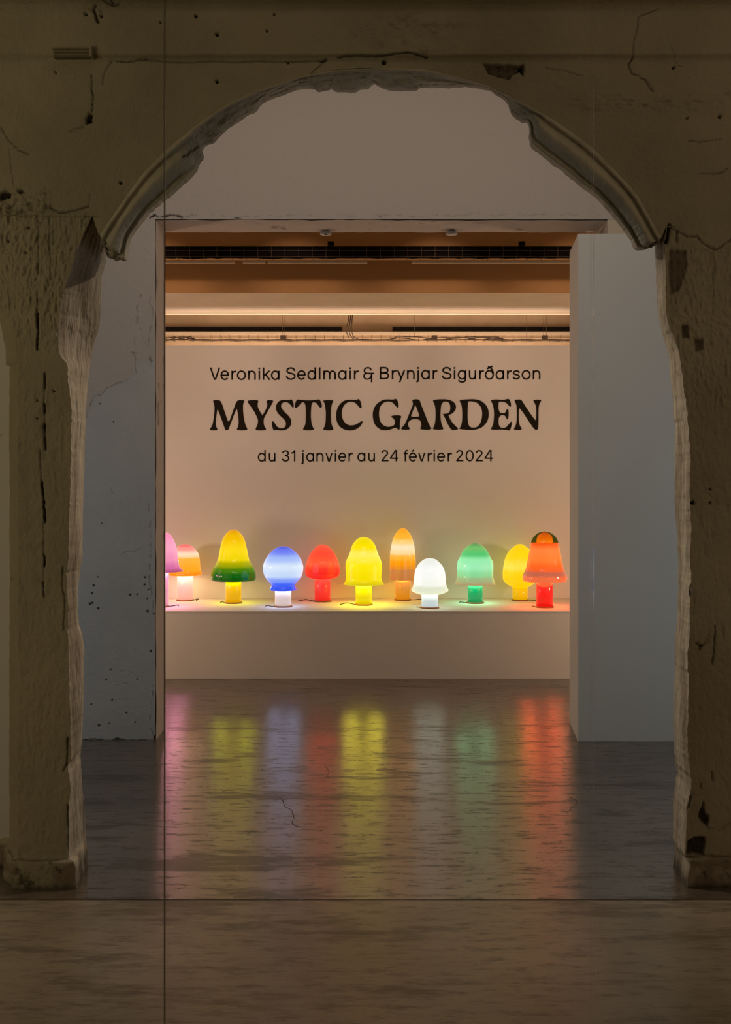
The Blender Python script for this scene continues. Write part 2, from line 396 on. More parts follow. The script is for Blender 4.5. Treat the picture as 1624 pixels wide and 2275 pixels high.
CRACKS = [  # (points, half width px, depth m, dark)
 ([(203,166),(204,191),(206,216),(203,249)],1.8,.008,.8),([(188,279),(170,286),(154,291)],1.2,.004,.5),
 ([(215,18),(212,31),(216,42),(220,53)],3.5,.01,.85),([(222,4),(240,13),(258,18),(268,15)],2.0,.006,.7),([(250,5),(254,14)],3,.006,.8),([(200,25),(212,31)],1.2,.004,.5),([(225,28),(231,34),(228,42)],1.5,.004,.5),
 ([(249,134),(240,146),(234,157),(228,172),(226,188)],1.6,.005,.6),([(259,136),(283,137.5),(305,134),(326,132)],2.0,.006,.7),
 ([(326,133),(360,136),(390,138),(430,139),(470,136),(520,139),(570,136),(620,138),(690,136),(722,135)],1.5,.005,.5),
 ([(722,135),(712,145),(700,155),(691,166)],1.6,.004,.6),([(712,137),(724,133)],4,.008,.8),
 ([(750,129),(790,126),(835,127)],1.8,.006,.75),([(835,127),(870,124),(905,120),(948,129)],2.2,.008,.85),
 ([(0,280),(18,311),(40,332),(65,345)],1.6,.005,.6),([(20,330),(26,380),(30,415)],1.0,.003,.35),
 ([(112,462),(130,472),(148,472),(170,467),(197,459)],2.2,.008,.7),([(196,459),(200,430)],1.0,.003,.4),
 ([(82,698),(83,735),(81,776)],2.4,.012,.95),([(82,650),(82,698)],1.2,.006,.6),([(108,480),(110,560),(111,620)],1.4,.006,.6),([(83,485),(84,560),(84,610)],1.4,.006,.55),
 ([(99,830),(99,864)],2.2,.012,.9),([(98,896),(98,918)],2.8,.012,.95),([(99,941),(99,962)],3.0,.012,.95),([(100,968),(101,998)],2.0,.012,.9),([(98,862),(98,1000)],1.0,.004,.6),
 ([(89,1000),(90,1040),(91,1071)],1.3,.006,.7),([(92,1071),(95,1100),(98,1137),(99,1161)],3.0,.014,.97),([(96,1161),(96,1235)],1.1,.004,.6),
 ([(98,1235),(98.5,1259)],3.0,.012,.95),([(95,1293),(98,1325)],1.8,.008,.9),([(97,1259),(97,1293)],.9,.003,.4),
 ([(140,1260),(138,1300),(144,1340),(142,1400)],2.0,.006,.5),([(150,1640),(148,1700),(140,1712)],2.5,.008,.7),([(150,1790),(151,1890)],2.0,.008,.6),
 ([(40,1908),(90,1910),(150,1908)],1.6,.006,.4),([(0,1903),(20,1907),(40,1910)],1.4,.005,.5),
 ([(1460,24),(1440,33),(1417,41),(1412,72),(1404,105),(1405,126)],1.5,.004,.5),([(1405,128),(1396,143),(1403,162),(1431,176),(1451,205)],1.9,.006,.75),
 ([(1484,102),(1497,125),(1500,140),(1522,153)],1.1,.003,.4),([(1529,312),(1555,316),(1580,312),(1605,309)],1.3,.004,.6),([(1555,386),(1598,386),(1617,374)],1.3,.004,.6),
 ([(1212,152),(1250,158),(1293,169)],1.3,.004,.4),([(1486,500),(1484,520),(1481,538)],5,.02,.95),([(1490,505),(1502,513),(1530,527),(1547,524),(1560,540),(1590,555),(1606,545),(1624,531)],2.0,.008,.7),
 ([(1504,513),(1503,538)],2.5,.01,.6),
 ([(1533,1303),(1534,1324)],4,.012,.9),([(1590,1391),(1588,1433),(1582,1475)],1.8,.006,.8),([(1547,1429),(1556,1436),(1566,1431)],3.2,.008,.85),([(1556,1436),(1554,1444)],3,.008,.85),
 ([(1565,1840),(1600,1845),(1624,1830)],1.2,.004,.4),([(1523,1905),(1560,1902),(1624,1905)],2.2,.008,.6),([(1582,1715),(1583,1735)],2.5,.006,.6),([(1557,1742),(1558,1752)],2.2,.006,.7),
 ([(1585,560),(1586,640),(1584,700)],1.2,.004,.4),([(1535,1770),(1528,1800)],2.5,.008,.7),([(1605,1385),(1608,1420)],1.2,.003,.35),
]
HOLES = [([(197,250),(206,254),(204,270),(189,278),(190,262)],.03,.97),
 ([(1071,141),(1110,143),(1150,146),(1160,142),(1164,152),(1161,170),(1155,160),(1140,168),(1131,178),(1110,173),(1085,165),(1078,152)],.022,.45),
 ([(1150,147),(1163,145),(1162,170),(1154,160)],.03,.9),
 ([(1563,1776),(1556,1800),(1551,1815),(1560,1828),(1574,1841),(1577,1815),(1567,1806)],.02,.85),
 ([(1530,1868),(1545,1860),(1569,1862),(1566,1885),(1562,1902),(1545,1898),(1525,1900)],.025,.9),
 ([(1487,555),(1525,555),(1528,590),(1512,640),(1490,655),(1486,600)],.008,.35),
 ([(1515,720),(1530,720),(1535,752),(1515,752)],.01,.55),([(1542,752),(1562,752),(1566,778),(1546,782)],.008,.45),
 ([(0,430),(14,424),(26,430),(22,442),(0,447)],.02,.9),([(36,424),(48,420),(56,428),(46,434)],.015,.85)]
DOTS = [(194,37,3.2),(228,41,3),(437,40,3.6),(484,81,3.8),(482,181,3.6),(853,138,5.5),(123,160,2),(610,36,2),(594,73,2),(358,54,1.5),(640,139,2.5),(1496,150,3.5),(1527,262,2),(1599,259,4),(268,406,3),(62,505,2),(17,536,2.5),(55,560,3),(1578,1087,2),(1578,1117,2),(1539,1117,4),(120,870,1.8),(83,930,1.8),(83,890,1.5)]

ARC_OUT = [(-60,540),(0,587),(16,606),(32,643),(42,685),(54,732),(57,769),(55,806)]
ARC_IN = [(-60,600),(0,672),(16,706),(29,764),(31,806)]
def arch_relief(px, py):
    """depth into the wall (m) and dirt / raw masks at photograph pixels on the front plane"""
    d = np.zeros_like(px, float); dirt = np.zeros_like(px, float); raw = np.zeros_like(px, float)
    big = fbm(px/160, py/160, 3); med = fbm(px/38, py/38, 4); fine = fbm(px/7, py/7, 3)
    d += 0.010*big + 0.004*med + 0.0012*fine
    # band above the ledge stands proud, cornice at the very top
    d -= 0.016*sstep(131, 124, py) + 0.03*sstep(16, 7, py)
    # hacked plaster on both piers
    hackL = sstep(468, 482, py+10*med)*sstep(820, 700, py+60*med)*sstep(230, 200, px)
    hackR = sstep(540, 560, py+20*med)*sstep(1000, 800, py+60*med)*sstep(1470, 1490, px)*0.7
    chis = fbm(px/11, py/23, 4, .62); marks = np.clip(np.abs(chis)*3.2, 0, 1)
    hk = np.maximum(hackL, hackR)
    d += hk*(0.004 + 0.012*(0.5-marks))
    dirt = np.maximum(dirt, hk*0.16*sstep(0.12, 0.0, marks))
    # peeling ripples on the lower piers
    pier = np.maximum(sstep(170, 150, px), sstep(1515, 1530, px))*sstep(780, 900, py)
    flake = fbm(px/16+3, py/34, 4, .55)
    d += pier*0.006*np.abs(flake)*2
    dirt = np.maximum(dirt, pier*0.2*sstep(0.26, 0.36, flake))
    # lumpy repair ridge at right, lumps at left springing
    ridge = sstep(1250, 1330, px)*np.exp(-((py-(232-0.02*(px-1250)))/20)**2)
    d -= ridge*(0.012*np.abs(fbm(px/26, py/10, 4))*2.5)
    dirt = np.maximum(dirt, ridge*0.4*sstep(0.12, 0.26, fbm(px/26+9, py/9, 4)))
    lump = sstep(125, 90, px)*np.exp(-((py-455)/26)**2)
    d -= lump*(0.03*np.abs(fbm(px/16, py/12, 4))*2.2)
    dirt = np.maximum(dirt, lump*0.7*sstep(0.10, 0.24, fbm(px/11+4, py/8, 4)))
    patch = np.exp(-(((px-930)/120)**2+((py-85)/50)**2))
    d += patch*0.012*fbm(px/22, py/22, 4)
    dirt = np.maximum(dirt, patch*0.35*sstep(0.08, 0.24, fbm(px/30, py/20, 5, .65)))
    # neighbouring blind arch at the left edge
    xo = np.interp(py, [p[1] for p in ARC_OUT], [p[0] for p in ARC_OUT], left=-400, right=39)
    xi = np.interp(py, [p[1] for p in ARC_IN], [p[0] for p in ARC_IN], left=-400, right=39)
    xo = np.where(py > 806, 39, xo); xi = np.where(py > 806, 39, xi)
    xo = np.where(py > 1905, 30, xo); xi = np.where(py > 1905, 30, xi)
    d += 0.018*sstep(0, -5, px-xo)
    ch = np.clip((xi-px)/36, 0, 1.0)
    d += 0.065*ch
    d += 0.12*sstep(-36.5, -42, px-xi)
    # plinth
    pl = sstep(1903, 1912, py)
    d -= pl*np.where(px < 700, 0.020, 0.012)
    dirt = np.maximum(dirt, pl*0.75*sstep(0.05, 0.22, fbm(px/22, py/22, 5, .62))*np.where(px < 32, .3, 1))
    dirt = np.maximum(dirt, 0.8*sstep(1955, 1975, py+14*med))
    raw = np.maximum(raw, pl*sstep(-0.05, 0.1, med))
    wob = 4*fbm(px/12, py/12, 3)
    for pts, hw, dep, dk in CRACKS:
        xs = [p[0] for p in pts]; ys = [p[1] for p in pts]
        s = (px > min(xs)-20) & (px < max(xs)+20) & (py > min(ys)-20) & (py < max(ys)+20)
        if not s.any(): continue
        q = dist_poly(px[s]+wob[s], py[s]+0.5*wob[s], pts)
        hv = hw*(0.55+0.9*np.clip(fbm(px[s]/9+hw, py[s]/9, 2)+.5, 0, 1))*0.8
        mk = sstep(hv+1.0, hv*0.4, q)
        d[s] += dep*mk; dirt[s] = np.maximum(dirt[s], dk*mk)
    for pts, dep, dk in HOLES:
        xs = [p[0] for p in pts]; ys = [p[1] for p in pts]
        s = (px > min(xs)-20) & (px < max(xs)+20) & (py > min(ys)-20) & (py < max(ys)+20)
        if not s.any(): continue
        mk = hole_mask(px[s]+wob[s], py[s]+wob[s], pts)
        d[s] += dep*mk*(0.75+1.2*fine[s]); dirt[s] = np.maximum(dirt[s], dk*mk); raw[s] = np.maximum(raw[s], mk)
    for x, y, r in DOTS:
        q = np.hypot(px-x, py-y); mk = sstep(r+1.5, r*0.5, q)
        d += 0.02*mk; dirt = np.maximum(dirt, 0.97*mk)
    d = np.where(px > 1700, d*sstep(1858, 1740, px), d); d = np.where(py < -40, d*sstep(-160, -60, py) + 0*d, d)
    return d, np.clip(dirt, 0, 1), np.clip(raw, 0, 1)

def grid_faces(nr, nc):
    i = np.arange(nr-1)[:, None]*nc + np.arange(nc-1)[None, :]
    i = i.ravel()
    return np.stack([i, i+1, i+nc+1, i+nc], 1)

def grid_mesh(name, P, mat, parent=None, attrs=None, flip=False):
    nr, nc = P.shape[:2]
    f = grid_faces(nr, nc)
    if flip: f = f[:, ::-1]
    me = bpy.data.meshes.new(name)
    me.vertices.add(nr*nc); me.vertices.foreach_set('co', P.reshape(-1).astype(np.float32))
    me.loops.add(f.size); me.loops.foreach_set('vertex_index', f.ravel().astype(np.int32))
    me.polygons.add(len(f)); me.polygons.foreach_set('loop_start', np.arange(0, f.size, 4, dtype=np.int32))
    me.polygons.foreach_set('use_smooth', np.ones(len(f), dtype=bool))
    me.update(calc_edges=True); me.validate()
    for k, v in (attrs or {}).items():
        a = me.attributes.new(k, 'FLOAT', 'POINT'); a.data.foreach_set('value', v.reshape(-1).astype(np.float32))
    me.materials.append(mat)
    o = bpy.data.objects.new(name, me); col.objects.link(o)
    if parent: o.parent = parent
    return o

def resample(pts, n, jitter=0.0, seed=0):
    p = np.array(catmull(pts, 6, closed=False))
    L = np.concatenate([[0], np.cumsum(np.hypot(*np.diff(p, axis=0).T))])
    s = np.linspace(0, L[-1], n)
    q = np.stack([np.interp(s, L, p[:, 0]), np.interp(s, L, p[:, 1])], 1)
    if jitter:
        env = np.sin(np.linspace(0, np.pi, n))**0.3
        q[:, 0] += jitter*env*fbm(s/9+seed, s*0+seed, 4, .6)*2
        q[:, 1] += jitter*env*fbm(s/9+seed+50, s*0+seed, 4, .6)*2
    return q

nL, nA, nR = 420, 900, 420
qL = resample(LA, nL, 2.5, 1)
qA = resample(AA, nA, 1.2, 2)
qR = resample(RA[::-1], nR, 2.5, 3)
link1 = np.array([(208, 492), (214, 508)], float)
link2 = np.array([(1473, 524), (1478, 512)], float)
iq0 = int(np.argmax(qA[:, 1] < 481)); iq1 = nA-int(np.argmax(qA[::-1, 1] < 503))
qAall = qA; qF = qA[iq0:iq1]; nF = len(qF)
A = np.concatenate([qL, qF, qR])
# outer rectangle of the finely modelled part (pixels on the front plane)
XL, XR, YT, YB = -160.0, 1860.0, -110.0, 1970.5
def outer_pts():
    O = np.zeros_like(A)
    k0 = nL; iA0 = nL; n = len(A)
    O[:k0, 0] = XL; O[:k0, 1] = np.minimum(A[:k0, 1], YB)
    # arch: corner keys
    iCL = iA0 + int(np.argmin(np.abs(qF[:, 0]-345))); iCR = iA0 + int(np.argmin(np.abs(qF[:, 0]-1345)))
    def run(i0, i1, p0, p1):
        t = np.linspace(0, 1, i1-i0+1)[:, None]
        O[i0:i1+1] = np.array(p0)*(1-t)+np.array(p1)*t
    run(k0-1, iCL, (XL, O[k0-1, 1]), (XL, YT))
    run(iCL, iCR, (XL, YT), (XR, YT))
    O[n-nR:, 0] = XR; O[n-nR:, 1] = np.minimum(A[n-nR:, 1], YB)
    run(iCR, n-nR, (XR, YT), (XR, O[n-nR, 1]))
    return O
O = outer_pts()
A[:, 1] = np.minimum(A[:, 1], YB)
nT = 165
t = np.linspace(0, 1, nT)**1.05
G = A[:, None, :]*(1-t)[None, :, None] + O[:, None, :]*t[None, :, None]
gx, gy = G[..., 0], G[..., 1]
dep, dirt, raw = arch_relief(gx, gy)
P = np.stack([PX(gx, DA), DA+dep, PZ(gy, DA)], -1)
wf = grid_mesh('wall_front', P, M['arch'], None, {'dirt': dirt, 'raw': raw})
tag(wf, kind='structure')

# small corners of wall face beside the broken feet of the moulding
for e0, e1 in ((((205, 481), (219, 521)), (qA[iq0], (221.5, 522))), (((qA[iq1-1]), (1468, 528)), ((1479, 503), (1470, 528)))):
    uu, vv = np.meshgrid(np.linspace(0, 1, 12), np.linspace(0, 1, 14))
    e0 = np.array(e0); e1 = np.array(e1)
    q = (e0[0]*(1-vv[..., None])+e0[1]*vv[..., None])*(1-uu[..., None]) + (e1[0]*(1-vv[..., None])+e1[1]*vv[..., None])*uu[..., None]
    dd_, di_, ra_ = arch_relief(q[..., 0], q[..., 1])
    grid_mesh('wall_corner', np.stack([PX(q[..., 0], DA), DA+dd_, PZ(q[..., 1], DA)], -1), M['arch'], wf, {'dirt': di_, 'raw': ra_})

# pier reveals ---------------------------------------------------------------
def pier_reveal(name, q, Bpts, seed):
    n = len(q); nu = 26
    da, _, _ = arch_relief(q[:, 0], q[:, 1])
    z = PZ(np.minimum(q[:, 1], YB), DA)
    Bp = sorted(Bpts, key=lambda p: p[1])
    DB = DA + TA
    pyB = HY + (CAMZ - z)*F/DB
    xB = np.interp(pyB, [p[1] for p in Bp], [p[0] for p in Bp]) + 3.0*fbm(pyB/14+seed, pyB*0+seed, 4, .6)
    XA = PX(q[:, 0], DA); XB = PX(xB, DB)
    u = np.linspace(0, 1, nu)
    Pm = np.zeros((n, nu, 3))
    Pm[..., 0] = XA[:, None]*(1-u)+XB[:, None]*u
    Pm[..., 1] = (DA+da)[:, None]*(1-u)+DB*u
    Pm[..., 2] = z[:, None]
    s = np.arange(n)[:, None]*np.ones(nu)[None, :]; uu = np.ones(n)[:, None]*u[None, :]
    env = np.sin(np.pi*uu)**0.5
    nz = fbm(s/30+seed, uu*5+seed, 4, .6) + 0.6*fbm(s/70+seed, uu*14, 3, .6)
    sg = 1 if XB.mean() > XA.mean() else -1
    Pm[..., 0] += sg*env*0.022*nz
    dt = 0.75*sstep(0.18, 0.36, fbm(s/60+seed+7, uu*16+seed, 4, .6))
    dt = np.maximum(dt, 0.8*sstep(0.1, 0.0, z[:, None]*np.ones(nu)[None, :]+0.10*fbm(s/12, uu*8, 3)))
    return grid_mesh(name, Pm, M['reveal'], wf, {'dirt': dt}), XB, z
_, xbL, zbL = pier_reveal('pier_reveal', qL, LB, 3.3)
_, xbR, zbR = pier_reveal('pier_reveal', qR, RB, 8.1)

# arch moulding ---------------------------------------------------------------
C = np.array((842.0, 640.0))
angA = np.arctan2(C[1]-qA[:, 1], qA[:, 0]-C[0])
bp = np.array(resample(AB, 2200, 0.0, 5)); angB = np.arctan2(C[1]-bp[:, 1], bp[:, 0]-C[0])
angA = np.where(angA < -1.5, angA+2*np.pi, angA); angB = np.where(angB < -1.5, angB+2*np.pi, angB)
kA = (angA[0]-angA)/(angA[0]-angA[-1]); kB = (angB[0]-angB)/(angB[0]-angB[-1])
kA = np.maximum.accumulate(kA); kB = np.maximum.accumulate(kB + np.arange(len(kB))*1e-9)
Bx = np.interp(kA, kB, bp[:, 0]); By = np.interp(kA, kB, bp[:, 1])
sA = np.arange(nA)
Bx += 1.6*fbm(sA/5.0, sA*0+2.0, 3, .6)*2; By += 1.6*fbm(sA/5.0+40, sA*0+2.0, 3, .6)*2
# intact moulding: at the left foot and along the right flank; broken off between
intact = np.maximum(sstep(425, 350, qA[:, 0]), sstep(1175, 1195, qA[:, 0]))
semi = sstep(1100, 1180, qA[:, 0])
uM = np.array([0,.05,.10,.13,.16,.20,.27,.30,.33,.38,.44,.50,.56,.62,.67,.71,.74,.78,.82,.86,.90,.94,.97,1.0])
dM = np.array([0,-.006,-.006,-.003,.008,.010,.010,.008,.002,.000,.003,.009,.016,.024,.032,.040,.056,.058,.058,.052,.066,.090,.115,.140])
uB = uM; dBk = np.array([0,-.008,-.010,-.004,.014,.020,.024,.028,.034,.042,.050,.056,.062,.068,.074,.080,.086,.092,.098,.104,.110,.118,.128,.14])
daA, _, _ = arch_relief(qA[:, 0], qA[:, 1])
nu = len(uM); S2, U2 = np.meshgrid(sA, uM, indexing='ij')
depm = intact[:, None]*dM[None, :] + (1-intact[:, None])*dBk[None, :]
rough = (1-intact[:, None])*sstep(0.1, 0.35, U2)
depm = depm + rough*0.035*fbm(S2/18, U2*6, 4, .62) + 0.004*fbm(S2/10, U2*9, 3)*sstep(0, .1, U2) + 0.02*intact[:, None]*sstep(.85, 1, U2)*fbm(S2/9, U2*4, 3)
depm = depm + (daA[:, None])*(1-U2)
xp = qA[:, 0][:, None]*(1-U2)+Bx[:, None]*U2
yp = qA[:, 1][:, None]*(1-U2)+By[:, None]*U2
Dm = DA + depm
Pm = np.stack([PX(xp, Dm), Dm, PZ(yp, Dm)], -1)
# return to the back plane, flaring slightly away from the opening
back = Pm[:, -1:, :].copy()
outd = (qA-np.stack([Bx, By], 1)); outd /= np.linalg.norm(outd, axis=1)[:, None]+1e-9
back[:, 0, 1] = DA+TA
back[:, 0, 0] = Pm[:, -1, 0] + outd[:, 0]*0.02; back[:, 0, 2] = Pm[:, -1, 2] - outd[:, 1]*0.02
Pm = np.concatenate([Pm, back], 1)
# broken ends of the moulding: rows that converge to a ragged stump
def stump(row, target, k=7):
    out = []
    for i in range(1, k+1):
        f = i/k
        r = row*(1-f)+np.array(target)*f
        r = r + (rng.random(r.shape)-.5)*0.018*math.sin(math.pi*f)
        out.append(r)
    return np.array(out)
tl = (PX(240, DA+.09), DA+.09, PZ(572, DA+.09)); tr_ = (PX(1452, DA+.09), DA+.09, PZ(546, DA+.09))
Pm = np.concatenate([stump(Pm[0], tl)[::-1], Pm, stump(Pm[-1], tr_)], 0)
dm = 0.45*(1-intact[:, None])*sstep(0.12, 0.30, fbm(S2/11+5, U2*6+3, 4, .6))*sstep(.15, .3, U2)
dm = np.maximum(dm, 0.25*sstep(.22, .34, fbm(S2/26+5, U2*5, 4)))
gap = ((qA[:, 0] > 385) & (qA[:, 0] < 425))[:, None]*sstep(.05, .01, np.abs(U2-.52-0.004*(qA[:, 0][:, None]-405)))
dm = np.maximum(dm, gap)
dm = np.concatenate([dm, dm[:, -1:]], 1)
st = np.full((7, dm.shape[1]), .55)*rng.random((7, dm.shape[1]))
dm = np.concatenate([st, dm, st], 0)
grid_mesh('arch_moulding', Pm, M['mould'], wf, {'dirt': dm})

# back face of the arch wall (ring from the inner edge outward)
Bi = np.concatenate([np.stack([xbL, zbL], 1), np.stack([back[iq0:iq1, 0, 0], back[iq0:iq1, 0, 2]], 1), np.stack([xbR, zbR], 1)])
Oo = O
ring = np.stack([np.stack([Bi[:, 0], np.full(len(Bi), DA+TA), Bi[:, 1]], 1),
                 np.stack([PX(Oo[:, 0], DA), np.full(len(Bi), DA+TA), PZ(Oo[:, 1], DA)], 1)], 1)
grid_mesh('back_face', ring, M['white'], wf, {'dirt': np.zeros(ring.shape[:2])})
# the wall goes on beyond the finely modelled part
XLm, XRm, ZTm = PX(XL, DA), PX(XR, DA), PZ(YT, DA)
multi_box('wall_extension', [(-3.45, XLm, DA+.19, DA+.3, 0, 2.15), (-3.45, XLm, DA, DA+.3, 2.15, 3.95), (XRm, 3.45, DA, DA+.2, 0, 3.95), (XLm, XRm, DA-.045, DA+.2, ZTm-.002, 3.95)], M['arch'], wf)
# small louvred vent on the left of the wall
vent = box('vent_recess', PX(123, DA), PX(208, DA), DA-.024, DA+.004, PZ(132.5, DA), PZ(111, DA), M['darkroom'], wf)
for k in range(3):
    y0 = 112.5+6.6*k; x0 = 121+3.2*k
    V = [(PX(x, DA), DA-dd_, PZ(y, DA)) for y, dz in ((y0+5.0, 1), (y0, 0)) for x, dd_ in ((x0, .036 if dz else .028), (203, .036 if dz else .028), (203, .022), (x0, .022))]
    mesh_obj('slat', V, box_data(0, 1, 0, 1, 0, 1)[1], M['arch'], wf)
box('vent_end', PX(204, DA), PX(210, DA), DA-.038, DA-.001, PZ(133.5, DA), PZ(111, DA), M['arch'], wf)

# ------------------------------------------------------------------ wall with the wide opening
XJL, XJR, ZL = PX(345, DP), PX(1350, DP), PZ(487, DP)
wm = multi_box('wall_middle', [(-3.45, PX(150, DP), DP, DP+TP, 0, 3.95), (PX(150, DP), XJL, DP+.02, DP+TP, 0, ZL),
    (PX(150, DP), XJR+.3, DP+.02, DP+TP, ZL, 3.95), (XJR, 3.45, DP+.001, DP+TP, 0, ZL), (XJR+.3, 3.45, DP+.001, DP+TP, ZL, 3.95)], M['cream'])
tag(wm, kind='structure')
PCR = [([(313,655),(304,690),(306,715),(318,750),(335,790),(333,805)],1.6,.7),([(335,655),(338,700),(332,760),(336,812)],2.2,.5),([(294,783),(302,795),(303,830),(290,842),(250,858),(225,870),(206,882),(204,905),(192,930)],1.1,.75),
 ([(294,783),(318,790),(334,812)],1.3,.6),([(301,700),(301,770)],.9,.35),([(332,1120),(335,1160),(333,1240),(336,1300),(336,1350)],1.6,.6),([(330,1230),(280,1226),(258,1235)],1.0,.4),([(300,1222),(336,1221)],.9,.4),
 ([(335,1520),(336,1560),(334,1590),(330,1605),(336,1625),(340,1642)],2.2,.8),([(310,1508),(290,1494),(265,1492)],1.0,.45),([(340,1634),(342,1642)],5,.95),([(185,1643),(345,1643)],1.5,.9),([(250,1515),(283,1520)],.8,.3),
 ([(283,520),(277,545),(262,563)],1.2,.35),([(305,1590),(318,1600)],1.4,.5),([(247,1085),(254,1100)],1.0,.3),
 ([(338,489),(345,482),(365,480),(400,479)],3.2,.97),([(400,480),(430,478)],1.6,.7),([(430,480),(1345,478)],.9,.45),([(520,481),(532,484)],4,.85),([(843,483),(855,487)],3.5,.8),([(915,480),(975,482)],2.4,.75)]
PDOT = [(208,1301,3),(204,1318,2.5),(217,1282,1.6),(289,1322,3),(305,1321,2),(322,1283,2.5),(321,1299,2.5),(218,1352,3),(200,1342,3.5),(205,1340,3),(328,1358,3.2),(342,1363,2),(335,1447,3),(246,1488,2),(236,1511,2),(249,1555,2.4),(203,1565,2.2),(281,1584,2.2),(220,1612,3.4),(305,1509,2),(242,1608,1.6),(226,1163,1.4),(252,937,1.6),(222,897,1.8),(330,1310,1.5),(327,1330,1.5),(300,1605,2)]
def mid_patch(name, x0, x1, y0, y1, nx, ny):
    gx, gy = np.meshgrid(np.linspace(x0, x1, nx), np.linspace(y0, y1, ny))
    dd = 0.006*fbm(gx/90, gy/90, 4) + 0.0015*fbm(gx/9, gy/9, 3)
    dt = np.zeros_like(gx)
    wob = 16*fbm(gx/24, gy/24, 4, .6); brk = sstep(-.12, .12, fbm(gx/14+7, gy/14+3, 3))
    for pts, hw, dk in PCR:
        hv = hw*(.3+1.1*np.clip(fbm(gx/12+hw, gy/12, 2)+.5, 0, 1))*.8; q = dist_poly(gx+wob, gy+wob, pts); mk = sstep(hv+.9, hv*.4, q); mk = mk*(brk if dk < .85 else 1); dt = np.maximum(dt, (dk*.6 if dk < .85 else dk)*mk); dd += .003*mk
    for x, y, r in PDOT:
        mk = sstep(r+1, r*.4, np.hypot(gx-x, gy-y)); dt = np.maximum(dt, .9*mk); dd += .006*mk
    # old, warmer paint above the flaked edge
    ed = np.interp(gx, [190, 204, 206, 225, 250, 290, 303, 345, 400], [930, 905, 882, 870, 858, 842, 800, 800, 780])
    rw = sstep(3, -3, gy-ed)*0.8
    rw = np.where(gy < 484, 1.0, rw)
    dd -= .003*rw
    D = DP + dd
    Pp = np.stack([PX(gx, DP), D, PZ(gy, DP)], -1)
    grid_mesh(name, Pp, M['midwall'], wm, {'dirt': dt, 'raw': rw}, flip=True)
mid_patch('wall_face', 150, 345, 440, 1643.2, 180, 1100)
mid_patch('lintel_face', 345, 1430, 60, 487, 420, 160)
mid_patch('lintel_face', 150, 345, 60, 440, 60, 120)
# jamb and lintel lining, slightly uneven plaster
def uneven_plane(name, p00, p10, p01, nx, ny, nrm, amp, mat, parent):
    p00, p10, p01, nrm = map(np.array, (p00, p10, p01, nrm))
    u, v = np.meshgrid(np.linspace(0, 1, nx), np.linspace(0, 1, ny))
    Lx, Ly = np.linalg.norm(p10-p00), np.linalg.norm(p01-p00)
    Pp = p00 + u[..., None]*(p10-p00) + v[..., None]*(p01-p00)
    h = fbm(u*Lx*9+3, v*Ly*9+1, 4)
    Pp = Pp + (h*amp)[..., None]*nrm
    dt = 0.5*sstep(.22, .34, fbm(u*Lx*14+8, v*Ly*14+2, 4))
    return grid_mesh(name, Pp, mat, parent, {'dirt': dt, 'raw': np.ones_like(dt)})
uneven_plane('jamb', (XJL+.004, DP, 0), (XJL+.004, DP+TP, 0), (XJL+.004, DP, ZL), 20, 220, (1, 0, 0), .008, M['midwall'], wm)
uneven_plane('lintel_underside', (XJL, DP, ZL-.006), (XJR, DP, ZL-.006), (XJL, DP+TP+.004, ZL-.006), 260, 24, (0, 0, -1), .012, M['midwall'], wm)
# two small round caps at the far edge under the lintel
for k, (px, py) in enumerate(((724, 515), (1003, 512))):
    o = lathe('ceiling_cap', [(.004, 0), (.012, -.002), (.027, -.006), (.033, -.016), (.035, -.024)], M['cap'], None, 20, True, True)
    o.location = (PX(px, DP+TP-.02), DP+TP-.035, ZL-.004)
    tag(o, ('small round grey cap with dark centre under the lintel, left one', 'small round grey cap under the lintel, right one')[k], 'ceiling cap', 'caps under the lintel')
    if k == 0: lathe('screw_hole', [(.001, -.024), (.009, -.0255), (.010, -.026)], M['slot'], o, 12, True, True)

# white partition in front of the right side of the opening
xf, xb = PX(1283, DP-.02), 1.228
zt = PZ(521, DP-.02)
def prism(name, poly, z0, z1, mat, parent=None):
    n = len(poly)
    V = [(x, y, z0) for x, y in poly]+[(x, y, z1) for x, y in poly]
    Fc = [tuple(range(n))[::-1], tuple(range(n, 2*n))]+[(i, (i+1) % n, n+(i+1) % n, n+i) for i in range(n)]
    return mesh_obj(name, V, Fc, mat, parent)
part = prism('partition_panel', [(xf, DP-.04), (2.6, DP-.04), (2.6, DP-.002), (XJR-.006, DP-.002), (XJR-.006, 6.23), (xb, 6.23)], 0, zt, M['white'])
tag(part, 'smooth white partition panel standing at the right side of the wide opening', 'partition')

# ------------------------------------------------------------------ gallery behind
wb = box('wall_back', -3.45, 3.45, DW, DW+.08, 0, PZ(768, DW), M['white']); tag(wb, kind='structure')
DB2 = 9.3
tag(box('wall_far', -3.45, 3.45, DB2, DB2+.15, 0, 3.95, M['tan']), kind='structure')
# ceiling beams
def beam(name, y0, y1, z0, z1, mat, x0=-3.45, x1=3.45, parent=ceil): return box(name, x0, x1, y0, y1, z0, z1, mat, parent)
beam('fascia_board', 7.30, 7.36, PZ(574, 7.30), 3.95, M['brown'])
z_b2 = PZ(650, 7.80)
beam('beam', 7.80, 8.40, z_b2, 3.95, M['cream'])
beam('beam_face', 7.785, 7.80, z_b2-.002, 3.95, M['brown'])
beam('beam_step', 8.40, 8.72, z_b2+.003, 3.95, M['greybeam'])
beam('beam_edge', 8.72, 8.79, z_b2-.004, 3.95, M['cream'])
for a, b in ((365, 521), (539, 589), (594, 816), (915, 1290)):
    x0 = PX(a, 7.5) if a > 366 else -2.2; x1 = PX(b, 7.5) if b < 1280 else 2.2
    o = box('batten', x0, x1, 7.5, 7.53, PZ(583.5, 7.5), PZ(560, 7.5), M['cream'], ceil)
